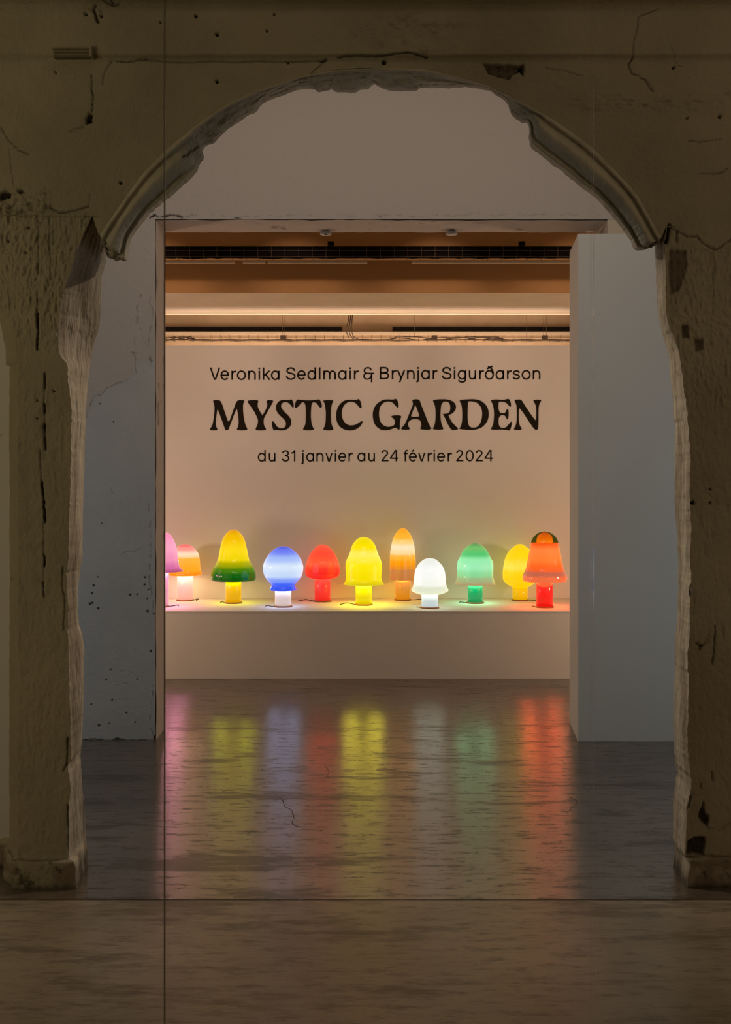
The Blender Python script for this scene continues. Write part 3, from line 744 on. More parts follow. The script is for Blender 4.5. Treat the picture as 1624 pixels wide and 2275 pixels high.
# slot windows high in the far wall
for a, b in ((300, 760), (872, 1320)):
    box('dark_slot', PX(a, DB2), PX(b, DB2), DB2-.012, DB2-.002, PZ(735.5, DB2), PZ(726.5, DB2), M['slot'], bpy.data.objects['wall_far'])
box('ledge', -3.4, 3.4, DB2-.05, DB2-.001, PZ(742, DB2-.05), PZ(737, DB2-.05), M['cream'], bpy.data.objects['wall_far'])

# cable tray hung in front of the fascia
def cable_tray(name, D, ytop, ybot, step, x0, x1, label, depth, r, black_fill):
    e = empty(name, (0, D, PZ(ybot, D)))
    tag(e, label, 'cable tray')
    zt_, zb_ = PZ(ytop, D)-PZ(ybot, D), 0.0
    X0, X1 = PX(x0, D), PX(x1, D)
    for yy, zz in ((0, zt_), (0, zb_), (depth, zb_), (depth, zt_), (0, zt_*.55)):
        tube('rail_wire', [(X0, yy, zz), (X1, yy, zz)], r, M['wire'], e, 6)
    n = int((x1-x0)/step)
    src = None
    for i in range(n+1):
        X = X0+(X1-X0)*i/n
        if src is None:
            src = tube('cross_wire', [(0, 0, zt_), (0, 0, zb_), (0, depth, zb_), (0, depth, zt_)], r, M['wire'], e, 6); o = src
        else:
            o = src.copy(); col.objects.link(o); o.parent = e
        o.location = (X, 0, 0)
    for c in range(black_fill):
        rr = random.uniform(.009, .016)
        zc = random.uniform(.4, 1.0)*zt_*.8
        pts = [(X0+(X1-X0)*k/40, depth*random.uniform(.25, .8), zb_+rr+zc*(.6+.5*math.sin(k*.5+c*1.7))*.8) for k in range(41)]
        tube('cable', pts, rr, M['black'], e, 6)
    return e
tr1 = cable_tray('cable_tray', 7.12, 546, 570, 30, 300, 1330, 'wire cable tray packed with black cables under the front ceiling beam', .12, .0013, 9)
box('back_strip', PX(300, 7.12), PX(1330, 7.12), .05, .055, .002, .082, M['black'], tr1)
tr2 = cable_tray('cable_tray', 9.06, 744, 756, 21, 300, 1330, 'thin wire cable tray with tangled brown cables above the lettered wall', .10, .0014, 0)
for c in range(5):
    pts = []
    for k in range(61):
        xx = PX(300+1030*k/60, 9.06)
        zz = .004 + .006*abs(math.sin(k*.9+c)) + (.03*max(0, math.sin((k-30)*.35+c))*(1 if 33 < k < 48 else 0)) + (.03*max(0, math.sin(k*.8+c)) if k < 8 else 0)
        pts.append((xx, .01+.016*c, zz))
    tube('cable', pts, .0045, M['cable'], tr2, 6)
for px in (626, 632, 922, 1172, 1210, 1216):
    tube('hanger_rod', [(PX(px, 9.06), .05, 0), (PX(px, 9.06), .05, 1.24)], .0022, M['wire'], tr2, 6)
for px in (629, 965, 1211):
    v, f = box_data(PX(px-6, 9.06), PX(px+6, 9.06), -.01, .03, .004, .042)
    mesh_obj('clamp', v, f, M['cable'], tr2)
for px in (735, 1160):
    v, f = box_data(PX(px-7, 7.12), PX(px+7, 7.12), .0, .03, .075, .105)
    mesh_obj('clamp', v, f, M['black'], tr1)
# loose cables dropping from the beam into the tray
for k, (xa, xb_, xc) in enumerate(((776, 769, 778), (780, 775, 790), (784, 781, 800))):
    pts = catmull([(PX(xa, 8.95), 8.95, PZ(690, 8.95)), (PX(xa-2, 8.95), 8.95, PZ(712, 8.95)), (PX(xb_, 8.95), 8.97, PZ(732, 8.95)), (PX(xb_+5, 8.97), 9.0, PZ(748, 9.0)), (PX(xc, 9.0), 9.04, PZ(755, 9.04)), (PX(xc+14, 9.0), 9.06, PZ(755, 9.06))], 6, False)
    pts = [Vector(p)-tr2.location for p in pts]
    tube('hanging_cable', pts, .0045, M['cable'], tr2, 6)

# display plinth
pl = empty('display_plinth', (0, D1, 0)); tag(pl, 'long low white plinth against the lettered wall, carrying the lamps', 'plinth')
box('body', -2.3, 2.3, .006, DW-D1-.002, 0, SHELF-.012, M['white'], pl)
box('top', -2.3, 2.3, 0, DW-D1-.002, SHELF-.010, SHELF, M['white'], pl, 0.002)

# ------------------------------------------------------------------ lettering
SC = 1624/150.0
def gl(off, pts, corners=()):
    out = []
    for p in pts:
        q = (off+p[0]/SC, 880+p[1]/SC)
        out.append(q)
        if len(p) > 2: out.append(q)
    return out
GL = [
 [gl(460, [(145,118),(170,102),(240,95),(300,105),(340,145),(365,205),(430,400),(490,570),(515,612),(545,580),(610,400),(680,200),(715,130),(760,100),(830,95),(885,103),(898,118),(880,155),(865,230),(868,380),(885,520),(910,640),(935,720),(965,780),(968,800),(940,818),(840,828),(740,818),(718,798),(735,760),(755,690),(760,600),(745,450),(718,300,1),(660,420),(600,580),(550,710),(515,800),(475,825),(435,800),(410,730),(350,560),(290,400),(252,305,1),(235,400),(215,560),(208,690),(225,750),(248,795),(235,818),(150,828),(80,820),(68,800),(100,750),(135,670),(160,540),(178,390),(180,260),(165,165)])],
 [gl(460, [(975,135),(990,112),(1060,97),(1160,95),(1215,103),(1232,130),(1218,180),(1222,260),(1260,350),(1333,468,1),(1390,370),(1435,270),(1450,200),(1435,145),(1440,108),(1510,95),(1575,103),(1590,125),(1575,160),(1520,260),(1440,400),(1375,520),(1360,600),(1365,680),(1390,750),(1415,790),(1405,815),(1300,828),(1190,820),(1168,795),(1185,750),(1215,680),(1225,600),(1215,540),(1160,420),(1080,290),(1000,180)])],
 [gl(595, [(620,265),(600,275),(575,250),(520,185),(465,150),(410,145),(355,165),(322,215),(325,270),(370,345),(440,420),(510,490),(555,565),(562,640),(540,720),(480,785),(400,820),(310,828),(220,815),(150,828),(125,790),(105,720),(100,650),(110,615),(125,607),(150,630),(200,705),(255,760),(330,778),(390,765),(425,720),(435,660),(415,590),(350,520),(270,445),(220,375),(198,300),(205,220),(245,145),(310,105),(390,90),(470,97),(520,90),(560,82),(580,90),(605,140),(620,200)])],
 [gl(595, [(655,265),(655,200),(680,120),(705,88),(730,82),(800,92),(950,103),(1100,97),(1220,80),(1250,92),(1280,150),(1300,230),(1295,270),(1275,278),(1240,265),(1180,180),(1120,148),(1075,160),(1050,220),(1040,330),(1035,480),(1045,600),(1060,690),(1090,760),(1105,790),(1095,812),(980,828),(870,815),(848,795),(870,755),(900,680),(912,560),(915,420),(910,280),(890,180),(850,150),(810,160),(740,240),(700,275),(670,282)])],
 [gl(595, [(1335,125),(1350,105),(1450,95),(1550,102),(1572,125),(1550,170),(1525,270),(1515,400),(1518,560),(1535,680),(1560,750),(1577,790),(1560,815),(1455,828),(1350,812),(1337,790),(1360,740),(1385,660),(1395,520),(1395,380),(1380,260),(1360,170)])],
 [gl(710, [(1010,250),(1003,285),(985,290),(955,270),(890,190),(830,150),(760,135),(680,150),(600,210),(550,300),(530,410),(540,500),(570,580),(620,650),(690,695),(770,705),(860,690),(940,645),(1005,605),(1030,612),(1030,640),(980,720),(900,785),(800,822),(700,828),(580,800),(480,725),(415,610),(398,480),(415,340),(470,220),(560,130),(660,93),(750,88),(880,92),(915,78),(940,72),(965,95),(995,165)])],
 [gl(820, [(710,245),(705,275),(685,280),(650,250),(590,180),(530,140),(450,130),(370,150),(290,220),(250,310),(238,420),(245,520),(275,620),(340,700),(430,738),(520,735),(590,705),(618,660),(615,590),(580,535),(535,505),(535,485),(580,468),(660,462),(740,467),(770,485),(770,510),(750,560),(740,640),(740,720),(735,790),(718,812),(690,800),(660,770),(630,763),(580,778),(500,810),(400,825),(290,810),(190,745),(120,640),(90,500),(95,370),(140,250),(220,160),(330,95),(430,80),(580,83),(620,70),(650,72),(680,110),(705,180)])],
 [gl(820, [(1040,110),(1055,88),(1125,77),(1190,85),(1220,115),(1260,230),(1320,380),(1390,560),(1440,680),(1495,765),(1495,785),(1460,808),(1360,812),(1250,800),(1232,778),(1250,740),(1257,670),(1240,610),(1195,565),(1120,553),(1040,560),(970,600),(940,650),(940,710),(960,755),(975,780),(965,805),(880,812),(790,803),(773,785),(800,745),(860,670),(920,540),(980,390),(1040,250),(1055,180)]),
  gl(820, [(1110,210,1),(1145,290),(1185,400),(1203,470),(1190,493),(1110,498),(1030,495),(1010,478),(1030,420),(1070,310)])],
 [gl(950, [(130,125),(150,95),(240,80),(350,77),(450,80),(560,105),(640,160),(680,240),(670,320),(620,395),(560,435),(500,455,1),(530,530),(590,630),(670,720),(730,780),(725,800),(680,812),(610,815),(560,795),(510,720),(460,620),(410,510),(370,440),(375,428),(430,425),(490,410),(530,370),(545,300),(540,220),(505,155),(440,130),(380,142),(335,200),(318,290),(310,420),(315,560),(335,670),(365,750),(378,780),(365,802),(255,812),(145,800),(130,780),(155,725),(180,640),(192,500),(190,340),(175,230),(150,160)])],
 [gl(950, [(770,120),(790,98),(880,82),(1000,77),(1130,77),(1260,105),(1370,180),(1445,290),(1470,430),(1450,560),(1390,670),(1290,760),(1160,805),(1020,818),(880,808),(780,795),(770,775),(800,720),(825,620),(835,480),(830,330),(815,220),(785,145)]),
  gl(950, [(968,133,1),(1010,127),(1090,130),(1190,165),(1265,240),(1305,340),(1313,450),(1295,570),(1250,680),(1180,745),(1100,762),(1030,745),(985,690),(965,600),(960,430),(965,260)])],
 [gl(1070, [(225,115),(245,95),(340,80),(440,87),(530,90),(590,75),(640,68),(670,90),(700,160),(705,230),(695,257),(670,245),(610,180),(550,145),(480,133),(425,135,1),(412,160),(405,250),(412,330),(440,390),(495,412),(550,405),(585,370),(600,325),(620,310),(640,330),(650,420),(640,530),(625,560),(605,550),(580,500),(545,465),(500,455),(450,475),(415,530),(408,610),(415,690),(450,750),(510,768),(580,755),(640,695),(690,630),(710,618),(725,640),(715,720),(690,800),(665,828),(600,820),(500,808),(350,812),(240,805),(227,785),(260,720),(285,630),(298,490),(295,350),(275,230),(245,150)])],
 [gl(1070, [(792,105),(810,90),(870,83),(930,85),(970,115),(1030,210),(1130,360),(1220,490),(1302,590,1),(1313,500),(1315,350),(1300,230),(1265,150),(1245,115),(1265,95),(1340,85),(1415,95),(1430,118),(1400,170),(1375,250),(1368,400),(1368,600),(1362,760),(1340,805),(1310,817),(1270,795),(1210,720),(1100,555),(1000,400),(908,285,1),(895,360),(892,500),(900,640),(925,720),(960,780),(955,805),(870,820),(785,805),(780,785),(815,715),(838,620),(845,450),(840,260),(830,200)])],
]
def curve_glyph(name, loops, D, mat, parent, thick=0.0015):
    cu = bpy.data.curves.new(name, 'CURVE'); cu.dimensions = '2D'; cu.fill_mode = 'BOTH'; cu.extrude = thick
    cx = sum(p[0] for p in loops[0])/len(loops[0]); cy = sum(p[1] for p in loops[0])/len(loops[0])
    for lp in loops:
        pts = catmull(lp, 4)
        sp = cu.splines.new('POLY'); sp.points.add(len(pts)-1); sp.use_cyclic_u = True
        for q, p in zip(sp.points, pts): q.co = ((p[0]-cx)*D/F, -(p[1]-cy)*D/F, 0, 1)
    tmp = bpy.data.objects.new(name, cu); col.objects.link(tmp)
    dg = bpy.context.evaluated_depsgraph_get()
    me = bpy.data.meshes.new_from_object(tmp.evaluated_get(dg))
    bpy.data.objects.remove(tmp); bpy.data.curves.remove(cu)
    me.materials.clear(); me.materials.append(mat)
    o = bpy.data.objects.new(name, me); col.objects.link(o)
    o.rotation_euler = (math.pi/2, 0, 0)
    o.location = (PX(cx, D), D-thick, PZ(cy, D)); o.parent = parent
    return o
for g in GL: curve_glyph('title_letter', g, DW, M['ink'], wb)

def stroke_glyph(name, strokes, wpx):
    V, Fc = [], []
    for s in strokes:
        p = np.array(catmull(s, 4, False)); tn = np.gradient(p, axis=0); tn /= np.linalg.norm(tn, axis=1)[:, None]+1e-9
        nn = np.stack([-tn[:, 1], tn[:, 0]], 1)*wpx/2; n0 = len(V)
        for a, b in zip(p+nn, p-nn):
            for q in (a, b): V.append((PX(q[0], DW), DW-.0018, PZ(q[1], DW)))
        for i in range(len(p)-1): Fc.append((n0+2*i, n0+2*i+1, n0+2*i+3, n0+2*i+2))
    return mesh_obj(name, V, Fc, M['ink'], wb)
def ell(cx, cy, rx, ry, a0=0, a1=360, n=24):
    return [(cx+rx*math.cos(math.radians(a)), cy+ry*math.sin(math.radians(a))) for a in np.linspace(a0, a1, n)]
def bowl(): return ell(9.6, 10.3, 7.9, 9.2)
def dot(x): return [(x, 23.2), (x, 27.4)]
STROKES = {   # centre lines: x from the left edge, y up from the baseline
 'V': [[(1.9,27.5),(11.2,0)],[(21.7,27.5),(12.4,0)]],
 'e': [ell(9.5,10.3,7.9,9.2,0,322), [(1.8,10.2),(18.6,10.2)]],
 'r': [[(1.9,0),(1.9,20.5)],[(2.2,12),(3.6,16.2),(6.8,18.6),(10.9,18.8)]],
 'o': [ell(10.1,10.3,8.4,9.2)],
 'n': [[(1.8,0),(1.8,20.5)],[(1.8,11),(2.8,15.8),(6,18.7),(9.8,19),(13.6,17.2),(15.4,13),(15.5,8),(15.5,0)]],
 'i': [[(1.8,0),(1.8,20.5)], dot(1.8)],
 'k': [[(1.8,0),(1.8,27.5)],[(15,20.4),(3.2,9.4)],[(6.2,12.4),(15.4,0)]],
 'a': [bowl(),[(17.4,0),(17.4,20.5)]],
 'S': [[(19.2,19),(17.5,23.6),(14,25.5),(10.5,25.9),(6,25),(2.9,21.8),(2.9,18.5),(5.5,15.8),(10.5,14.3),(16,12.6),(19.5,10),(19.7,6),(16.5,2.6),(11,1.3),(5.5,2.4),(2.5,5.2),(1.7,8.6)]],
 'd': [bowl(),[(17.4,0),(17.4,27.5)]],
 'l': [[(1.8,0),(1.8,27.5)]],
 'm': [[(1.8,0),(1.8,20.5)],[(1.8,11),(2.8,15.8),(5.6,18.7),(8.8,19),(12.4,17.2),(14.1,13),(14.2,8),(14.2,0)],[(14.2,11),(15.2,15.8),(18,18.7),(21.2,19),(24.8,17.2),(26.4,13),(26.5,8),(26.5,0)]],
 'B': [[(1.9,0),(1.9,27.5)],[(1.9,25.8),(11,25.8),(15.5,24.8),(18,20.5),(16,16),(11,14.4),(1.9,14.4)],[(10,14.4),(16,13.4),(19.4,8.4),(17,3.2),(11.5,1.7),(1.9,1.7)]],
 'y': [[(1.7,20.5),(9.4,2.6)],[(16.6,20.5),(5.9,-6.6)]],
 'j': [[(4.3,20.5),(4.3,8),(4.3,-1.8),(3.2,-4.5),(0.2,-5.2)], dot(4.3)],
 'g': [bowl(),[(17.2,20.5),(17.2,8),(17.1,-0.5),(15,-4.2),(10,-5.6),(5,-4.6),(1.8,-1.2)]],
 'u': [[(1.8,20.5),(1.8,12),(2,6.5),(3.8,2.6),(7.5,1.4),(11.5,2.6),(14.3,6.5),(14.6,10)],[(14.6,0),(14.6,20.5)]],
 'D': [ell(10,10.3,8.4,9.2),[(6.8,28.6),(11.7,26.2),(16.2,21.5),(18.2,15.8),(18.4,10.5)],[(4.7,23.6),(17.2,29.4)]],
 's': [[(15.3,14.6),(13.5,17.8),(9,19.2),(4.5,18),(2.6,15),(4.2,12.2),(9,10.6),(13.5,9),(15.3,6),(13.3,2.6),(8.5,1.3),(4,2.5),(1.6,6)]],
 'v': [[(1.7,20.5),(8,0)],[(15.4,20.5),(9.1,0)]],
 'f': [[(4.1,0),(4.1,14),(4.2,21.5),(5.6,25.2),(9.8,26)],[(0,19.1),(9.9,19.1)]],
 '1': [[(0,20.6),(4.8,21.2),(8.4,26)],[(8.9,0),(8.9,27)]],
 '2': [[(1.9,20.2),(3.2,23.8),(7.4,25.6),(12.2,24.6),(14.8,21),(13.8,17),(9.6,11.6),(1.6,1.7)],[(.4,1.7),(17.3,1.7)]],
 '3': [[(2.1,20.6),(4.2,24),(9,25.4),(13.8,23.8),(15.5,19.8),(13.3,15.8),(7.4,13.9)],[(7.4,13.9),(13.4,12.8),(16.2,9),(15.8,4.8),(12.3,1.9),(8,1.4),(3.8,2.8),(1.5,6.6)]],
 '4': [[(14,27),(1.4,7.6)],[(0,7.6),(20.4,7.6)],[(15.3,0),(15.3,27)]],
 '0': [ell(9.9,13.5,8.1,12.1)],
}
STROKES['E'] = STROKES['e']+[[(7,23),(12.2,27.6)]]
LINE1 = [(844.0, 'V465.9 e489.9 r513.9 o526.3 n551.1 i574.3 k583.8 a601.9'), (843.6, 'S635.2 e660.2 d683 l708.4 m718.1 a750.7 i776.2 r786'),
         (842.8, 'B843.6 r870.1 y881.8 n904 j924.7 a935.6 r960.9 S981.6 i1008'), (843.1, 'g1016.8 u1041.4 r1064.2 D1077.1 a1100.9 r1126 s1138.3 o1158.8 n1183.3')]
LINE3 = [(1025.5, 'd572.6 u596.8 3626 1646.3 j669.1 a680.1 n702.7 v723 i743.6'), (1025.2, 'e751.5 r773.9 a793.8 u817.8 2846.9 4866.2 f896.7 E908.3'), (1025.2, 'v928.9 r949.9 i963.1 e971.1 r994.2 21013.3 01034.2 21056.7 41076.1')]
for lines, k, wd in ((LINE1, 1.0, 3.5), (LINE3, .935, 3.1)):
    for base, txt in lines:
        for tok in txt.split():
            ch, x0 = tok[0], float(tok[1:])
            stroke_glyph('letter', [[(x0+k*p[0], base-k*p[1]) for p in st] for st in STROKES[ch]], wd)
k7 = 1624/120.0
def g7(pts): return [(780+x/k7, 805+y/k7) for x, y in pts]
stroke_glyph('ampersand', [g7([(605,240),(585,195),(545,168),(500,163),(445,175),(403,215),(400,265),(425,310),(470,329),(560,331),(690,331)]),
                           g7([(470,331),(425,345),(395,375),(386,415),(400,465),(445,498),(500,503),(555,485),(595,440),(612,390),(615,335)]), g7([(615,335),(615,450),(615,602)])], 3.2)

# ------------------------------------------------------------------ lamps
INNER = 24.0
GLOW = 1.05
def glow_mat(name, stops, gloss=0.12, strength=GLOW):
    m, nt, b = new_mat(name)
    tc = N(nt, 'ShaderNodeTexCoord'); sp = N(nt, 'ShaderNodeSeparateXYZ')
    nt.links.new(tc.outputs['Generated'], sp.inputs[0])
    r = ramp(nt, stops, 'EASE'); nt.links.new(sp.outputs[2], r.inputs[0])
    nt.links.new(r.outputs[0], b.inputs['Emission Color']); b.inputs['Emission Strength'].default_value = strength
    mm = N(nt, 'ShaderNodeMix', data_type='RGBA', blend_type='MULTIPLY'); mm.inputs[0].default_value = 1.0
    mm.inputs[7].default_value = (0.25, 0.25, 0.25, 1)
    nt.links.new(r.outputs[0], mm.inputs[6]); nt.links.new(mm.outputs[2], b.inputs['Base Color'])
    b.inputs['Roughness'].default_value = gloss
    return m
def flat_glow(name, c, strength):
    m, nt, b = new_mat(name)
    b.inputs['Emission Color'].default_value = c; b.inputs['Emission Strength'].default_value = strength
    b.inputs['Base Color'].default_value = tuple(v*.4 for v in c[:3])+(1,); b.inputs['Roughness'].default_value = .3
    return m

LAMPS = [
 dict(k='pink', cx=355.5, tw=18, bw=20, yb=1350.5, prof=[(0,1180),(10,1182),(22,1188),(31,1202),(36,1216),(38.6,1233),(41,1253),(46,1263),(52.5,1269)],
  cols=[(1180,(252,140,185)),(1215,(255,165,200)),(1240,(240,145,185)),(1258,(215,110,165)),(1269,(170,70,120))], stem=[(240,160,195),(225,150,180)], cord=[(20,0),(28,-1.5),(35,-3.5),(40,-1)],
  label='pink glass bell lamp at the far left, partly hidden by the wall'),
 dict(k='orange_pink', cx=411.3, tw=17.3, bw=19.4, yb=1336.6, prof=[(0,1209),(8,1210),(15.5,1213.7),(26.7,1225.7),(31.2,1237),(33,1253.5),(34,1264.5),(37,1275.6),(33,1278)],
  cols=[(1209,(238,95,95)),(1218,(250,150,140)),(1230,(255,220,190)),(1236,(255,205,150)),(1240,(255,175,60)),(1262,(255,165,35)),(1278,(248,130,10))], stem=[(255,225,220),(252,180,160)], cord=[(19,0),(23,-3),(27,-2),(26,1)],
  label='low orange dome lamp with pinkish top and pale stem, behind the pink lamp'),
 dict(k='yellow_green', cx=518.7, tw=17.4, bw=19.4, yb=1342.5, prof=[(0,1176.4),(7,1178),(13.5,1182.3),(22.7,1195),(26.8,1207),(30.6,1224),(33,1237),(37.5,1250),(45,1262.7),(49.3,1275.6),(49.5,1285.8),(48,1289)],
  cols=[(1176,(225,150,0)),(1190,(240,185,0)),(1222,(250,215,20)),(1240,(238,210,5)),(1252,(165,165,0)),(1264,(70,125,5)),(1275,(12,95,15)),(1290,(8,75,12))], stem=[(240,190,0),(228,165,0)], cord=[(-19,0),(-22,-1),(-27,-2.5),(-30,-1)],
  label='tall yellow bell lamp fading to dark green at its rim'),
 dict(k='blue', cx=629, tw=18.2, bw=20.6, yb=1350.4, prof=[(0,1213.5),(12,1216),(23.4,1223),(34.5,1235),(41.8,1248),(44.8,1261),(42,1277.5),(34.5,1289.5),(28,1296),(26.5,1300),(28.5,1306),(30,1309.5),(28.5,1311)],
  cols=[(1213,(70,85,225)),(1224,(105,125,245)),(1240,(165,190,252)),(1257,(215,230,255)),(1276,(195,215,252)),(1288,(120,150,248)),(1296,(60,95,245)),(1311,(50,80,235))], stem=[(240,220,225),(222,198,195)], cord=[(-20,0),(-26,0),(-36,-2),(-39,0)],
  label='round blue globe lamp with pale middle band and white stem'),
 dict(k='red', cx=716.5, tw=17.5, bw=19.4, yb=1338.6, prof=[(0,1209.5),(7,1211),(15,1215.6),(25.5,1227.6),(34,1244),(37.5,1257),(39,1268),(37.8,1276),(33,1282),(26,1284.8)],
  cols=[(1209,(250,85,60)),(1228,(255,75,50)),(1250,(255,90,55)),(1264,(248,50,35)),(1278,(238,25,22)),(1285,(225,18,18))], stem=[(255,75,65),(245,40,35)], cord=[(-19,0),(-30,-2),(-40,-4),(-53,0)],
  label='glossy red mushroom lamp beside the blue globe'),
 dict(k='yellow', cx=808, tw=18.2, bw=20.3, yb=1346.5, prof=[(0,1193),(8,1194.5),(15,1198),(24.4,1209),(29,1222),(32.7,1233),(38,1244),(40.4,1255),(39.8,1272),(39.3,1285),(41.5,1292),(45.7,1298)],
  cols=[(1193,(238,215,0)),(1215,(252,225,0)),(1232,(255,236,95)),(1240,(255,235,70)),(1255,(252,230,10)),(1285,(245,220,0)),(1299,(215,195,20))], stem=[(235,220,0),(220,200,0)], cord=[(-20,0),(-27,-2),(-38,-4),(-52,0)],
  label='large lemon yellow lamp with wavy two-tier shade in the middle'),
 dict(k='tall_orange', cx=894.8, tw=16.6, bw=19, yb=1335.8, prof=[(0,1173.5),(5,1174.5),(9.6,1177.7),(18,1188.8),(23.5,1203.6),(26.8,1220),(28.4,1237),(28.8,1260),(29,1287.5)],
  cols=[(1173,(250,160,30)),(1193,(255,180,50)),(1203,(255,205,120)),(1215,(255,226,188)),(1226,(255,215,160)),(1236,(252,175,55)),(1250,(248,150,5)),(1260,(225,135,30)),(1267,(195,122,62)),(1288,(190,115,55))], stem=[(218,150,75),(222,135,20)], cord=[(19,0),(27,0),(36,-1),(48,0)],
  label='tall narrow orange bullet lamp with cream band'),
 dict(k='white', cx=955, tw=18.5, bw=21, yb=1353.2, prof=[(0,1240),(7,1241),(14,1243.5),(25,1253.5),(32,1266),(34.7,1281),(36.2,1298),(38.4,1305),(41.4,1310.5),(39.5,1313.5),(34,1316.5),(24,1320)],
  cols=[(1240,(232,236,232)),(1265,(250,250,250)),(1297,(245,246,240)),(1304,(222,228,205)),(1312,(228,230,205)),(1320,(200,205,165))], stem=[(235,242,242),(205,218,222)], cord=[(-20,0),(-24,-1),(-28,-2)],
  label='small white dome lamp with flared rim'),
 dict(k='green', cx=1055.6, tw=16.8, bw=20, yb=1342.4, prof=[(0,1206.3),(6,1207.3),(13,1211),(24,1220),(30.6,1231),(35,1240.5),(39,1248),(40.2,1261),(39.6,1277.5),(41.7,1288.5),(45.3,1297.5)],
  cols=[(1206,(95,145,85)),(1217,(110,190,105)),(1230,(85,198,115)),(1243,(150,235,175)),(1258,(155,235,182)),(1275,(135,212,150)),(1285,(155,180,130)),(1298,(172,150,105))], stem=[(0,180,120),(30,150,85)], cord=[(-20,0),(-26,-1),(-32,-2),(-35,0)],
  label='mint green lamp with rippled shade and emerald stem'),
 dict(k='yellow_dome', cx=1155.3, tw=16.8, bw=19, yb=1336.3, prof=[(0,1208.7),(6,1209.7),(12.7,1213.7),(23.8,1224),(32,1238.7),(35.8,1253.5),(38,1270),(38,1283),(35.8,1291),(27.5,1298.7),(18.6,1303.7)],
  cols=[(1208,(250,205,0)),(1235,(255,212,20)),(1258,(255,222,75)),(1272,(255,208,20)),(1290,(255,198,0)),(1304,(248,190,0))], stem=[(252,195,0),(238,178,0)], cord=[(19,0),(28,1),(36,1),(44,0)],
  label='golden yellow egg-shaped lamp behind the orange bell lamp'),
 dict(k='orange_bell', cx=1210, tw=18.5, bw=20.5, yb=1351.8, prof=[(0,1180.5),(7,1182),(15.5,1185),(25,1194),(29.5,1203.6),(33,1220),(36.8,1238.7),(40,1257),(43.5,1268),(48.2,1277.5),(49,1286.7),(47,1291)],
  cols=[(1203,(250,85,15)),(1222,(255,130,60)),(1240,(255,125,50)),(1258,(255,100,30)),(1266,(242,95,45)),(1271,(190,100,75)),(1276,(200,100,72)),(1281,(238,105,60)),(1291,(232,108,65))], stem=[(248,45,40),(228,22,18)], cord=[(-20,0),(-22,-1.5),(-26,-2)], cap=True,
  label='orange bell lamp with dark green glass crown and red stem at the right'),
]
grp = 'glowing mushroom lamps on the plinth'
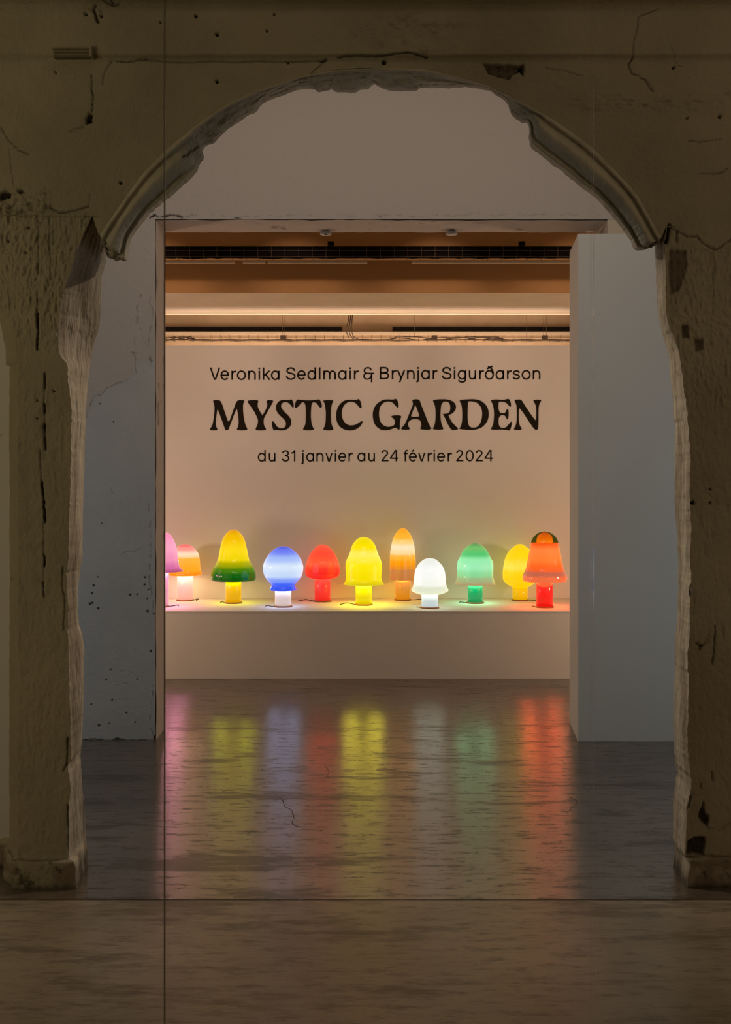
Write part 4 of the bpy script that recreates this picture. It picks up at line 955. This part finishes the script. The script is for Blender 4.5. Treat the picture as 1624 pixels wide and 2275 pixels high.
for L in LAMPS:
    ybc = L['yb']-2.4
    D = (CAMZ-SHELF)*F/(ybc-HY); s = D/F
    X = PX(L['cx'], D)
    e = empty('mushroom_lamp', (X, D, SHELF)); tag(e, L['label'], 'lamp', grp)
    zz = lambda y: PZ(y, D)-SHELF
    lathe('base', [(L['bw']*s-.004, .012), (L['bw']*s, .010), (L['bw']*s, .0005)], M['copper'], e, 40, True, True)
    prof = L['prof']
    rim_y = prof[-1][1]; rim_r = prof[-1][0]
    open_rim = rim_r > L['tw']+3
    ztop_stem = zz(rim_y)+(.03 if open_rim else .004)
    st_m = glow_mat('glowing_stem_'+L['k'], [(0.0, lin(L['stem'][1])), (1.0, lin(L['stem'][0]))], .18, .85)
    r_ = L['tw']*s
    lathe('stem', [(r_, ztop_stem), (r_, ztop_stem*.5), (r_, .012)], st_m, e, 40, True, True)
    pts = [(max(p[0], 0.3)*s, zz(p[1])) for p in catmull([(-prof[1][0], prof[1][1])]+prof, 4, closed=False)[4:]]
    ys = [p[1] for p in pts]; z0, z1 = min(ys), max(ys)
    fr = lambda y: min(max((zz(y)-z0)/(z1-z0), 0), 1)
    stops = sorted([(fr(y), lin(c)) for y, c in L['cols']], key=lambda q: q[0])
    sm = glow_mat('glowing_glass_'+L['k'], stops, .10)
    if L.get('cap'):
        ys_cut = zz(1205.5)
        top = [p for p in pts if p[1] >= ys_cut]; low = [p for p in pts if p[1] < ys_cut]
        rc = np.interp(ys_cut, [low[0][1], top[-1][1]], [low[0][0], top[-1][0]])
        top = top+[(rc, ys_cut)]; pts_l = [(rc, ys_cut)]+low
        # crown of clear dark green glass, inner orange dome seen through it
        gm = bpy.data.materials.new('dark_green_glass'); gm.use_nodes = True; nt = gm.node_tree; nt.nodes.clear()
        out = N(nt, 'ShaderNodeOutputMaterial'); mx = N(nt, 'ShaderNodeMixShader'); trn = N(nt, 'ShaderNodeBsdfTransparent')
        trn.inputs[0].default_value = (0.30, 0.42, 0.10, 1)
        glo = N(nt, 'ShaderNodeBsdfGlossy'); glo.inputs['Roughness'].default_value = .05
        mx.inputs[0].default_value = .05
        nt.links.new(trn.outputs[0], mx.inputs[1]); nt.links.new(glo.outputs[0], mx.inputs[2]); nt.links.new(mx.outputs[0], out.inputs[0])
        lathe('crown', top, gm, e, 48)
        im = glow_mat('glowing_inner_dome', [(0.0, (3.0, .45, .03, 1)), (0.55, (2.6, .30, .01, 1)), (1.0, (1.8, .12, .01, 1))], .2)
        ri = 18*s; h0 = ys_cut+.002; h1 = zz(1182.5)
        lathe('inner_dome', [(ri*math.sin(a), h0+(h1-h0)*math.cos(a)**.8) for a in np.linspace(.02, math.pi/2, 14)], im, e, 40)
        z0 = min(p[1] for p in pts_l); z1 = ys_cut
        stops = sorted([(min(max((zz(y)-z0)/(z1-z0), 0), 1), lin(c)) for y, c in L['cols']], key=lambda q: q[0])
        sm = glow_mat('glowing_glass_'+L['k'], stops, .10)
        lathe('shade', pts_l, sm, e, 40)
    else:
        lathe('shade', pts, sm, e, 40)
    # bright lining seen through the open rim from below
    if open_rim:
        li = [(p[0]*.93-.002, p[1]) for p in pts if z0+.004 < p[1] < zz(rim_y)+.09]
        mid = L['cols'][len(L['cols'])//2][1]
        lc = lin(mid)
        lathe('inner_shade', li, flat_glow('glowing_lining_'+L['k'], lc, INNER*{'white': .9, 'green': .45, 'blue': .75, 'orange_pink': .7}.get(L['k'], 1.0)), e, 20, False, False, flip=True)
    # flex on the plinth
    cp = [((dx*s), -dy*s*8.0, .004) for dx, dy in L['cord']]
    cp = [(cp[0][0]*.95, 0, .005)]+cp
    tube('flex', catmull(cp, 5, False), .0032, M['cable'], e, 6)

# ------------------------------------------------------------------ frameless glass in front of the arch
XG0, XG1 = PX(365, DG), PX(1317, DG)
panes = [(-2.2, XG0-.0015, 'left pane of the frameless clear glass screen before the arch'), (XG0+.0015, XG1-.004, 'middle pane of the frameless clear glass screen before the arch'), (XG1+.004, 2.2, 'right pane of the frameless clear glass screen before the arch')]
for i, (a, b, lab) in enumerate(panes):
    v, f = box_data(a, b, DG, DG+.010, 0.0, 3.94)
    o = mesh_obj('glass_pane', v, f, mats=[M['glass'], M['glassedge']], midx=[1, 1, 0, 1, 0, 1])
    tag(o, lab, 'glass pane', 'panes of the glass screen')
    if i == 1:
        box('joint', XG0-.0012, XG0+.0012, DG+.001, DG+.009, 0, 3.94, M['joint'], o)
        box('joint', XG1-.0036, XG1+.0036, DG+.004, DG+.006, 0, 3.94, M['glass'], o)
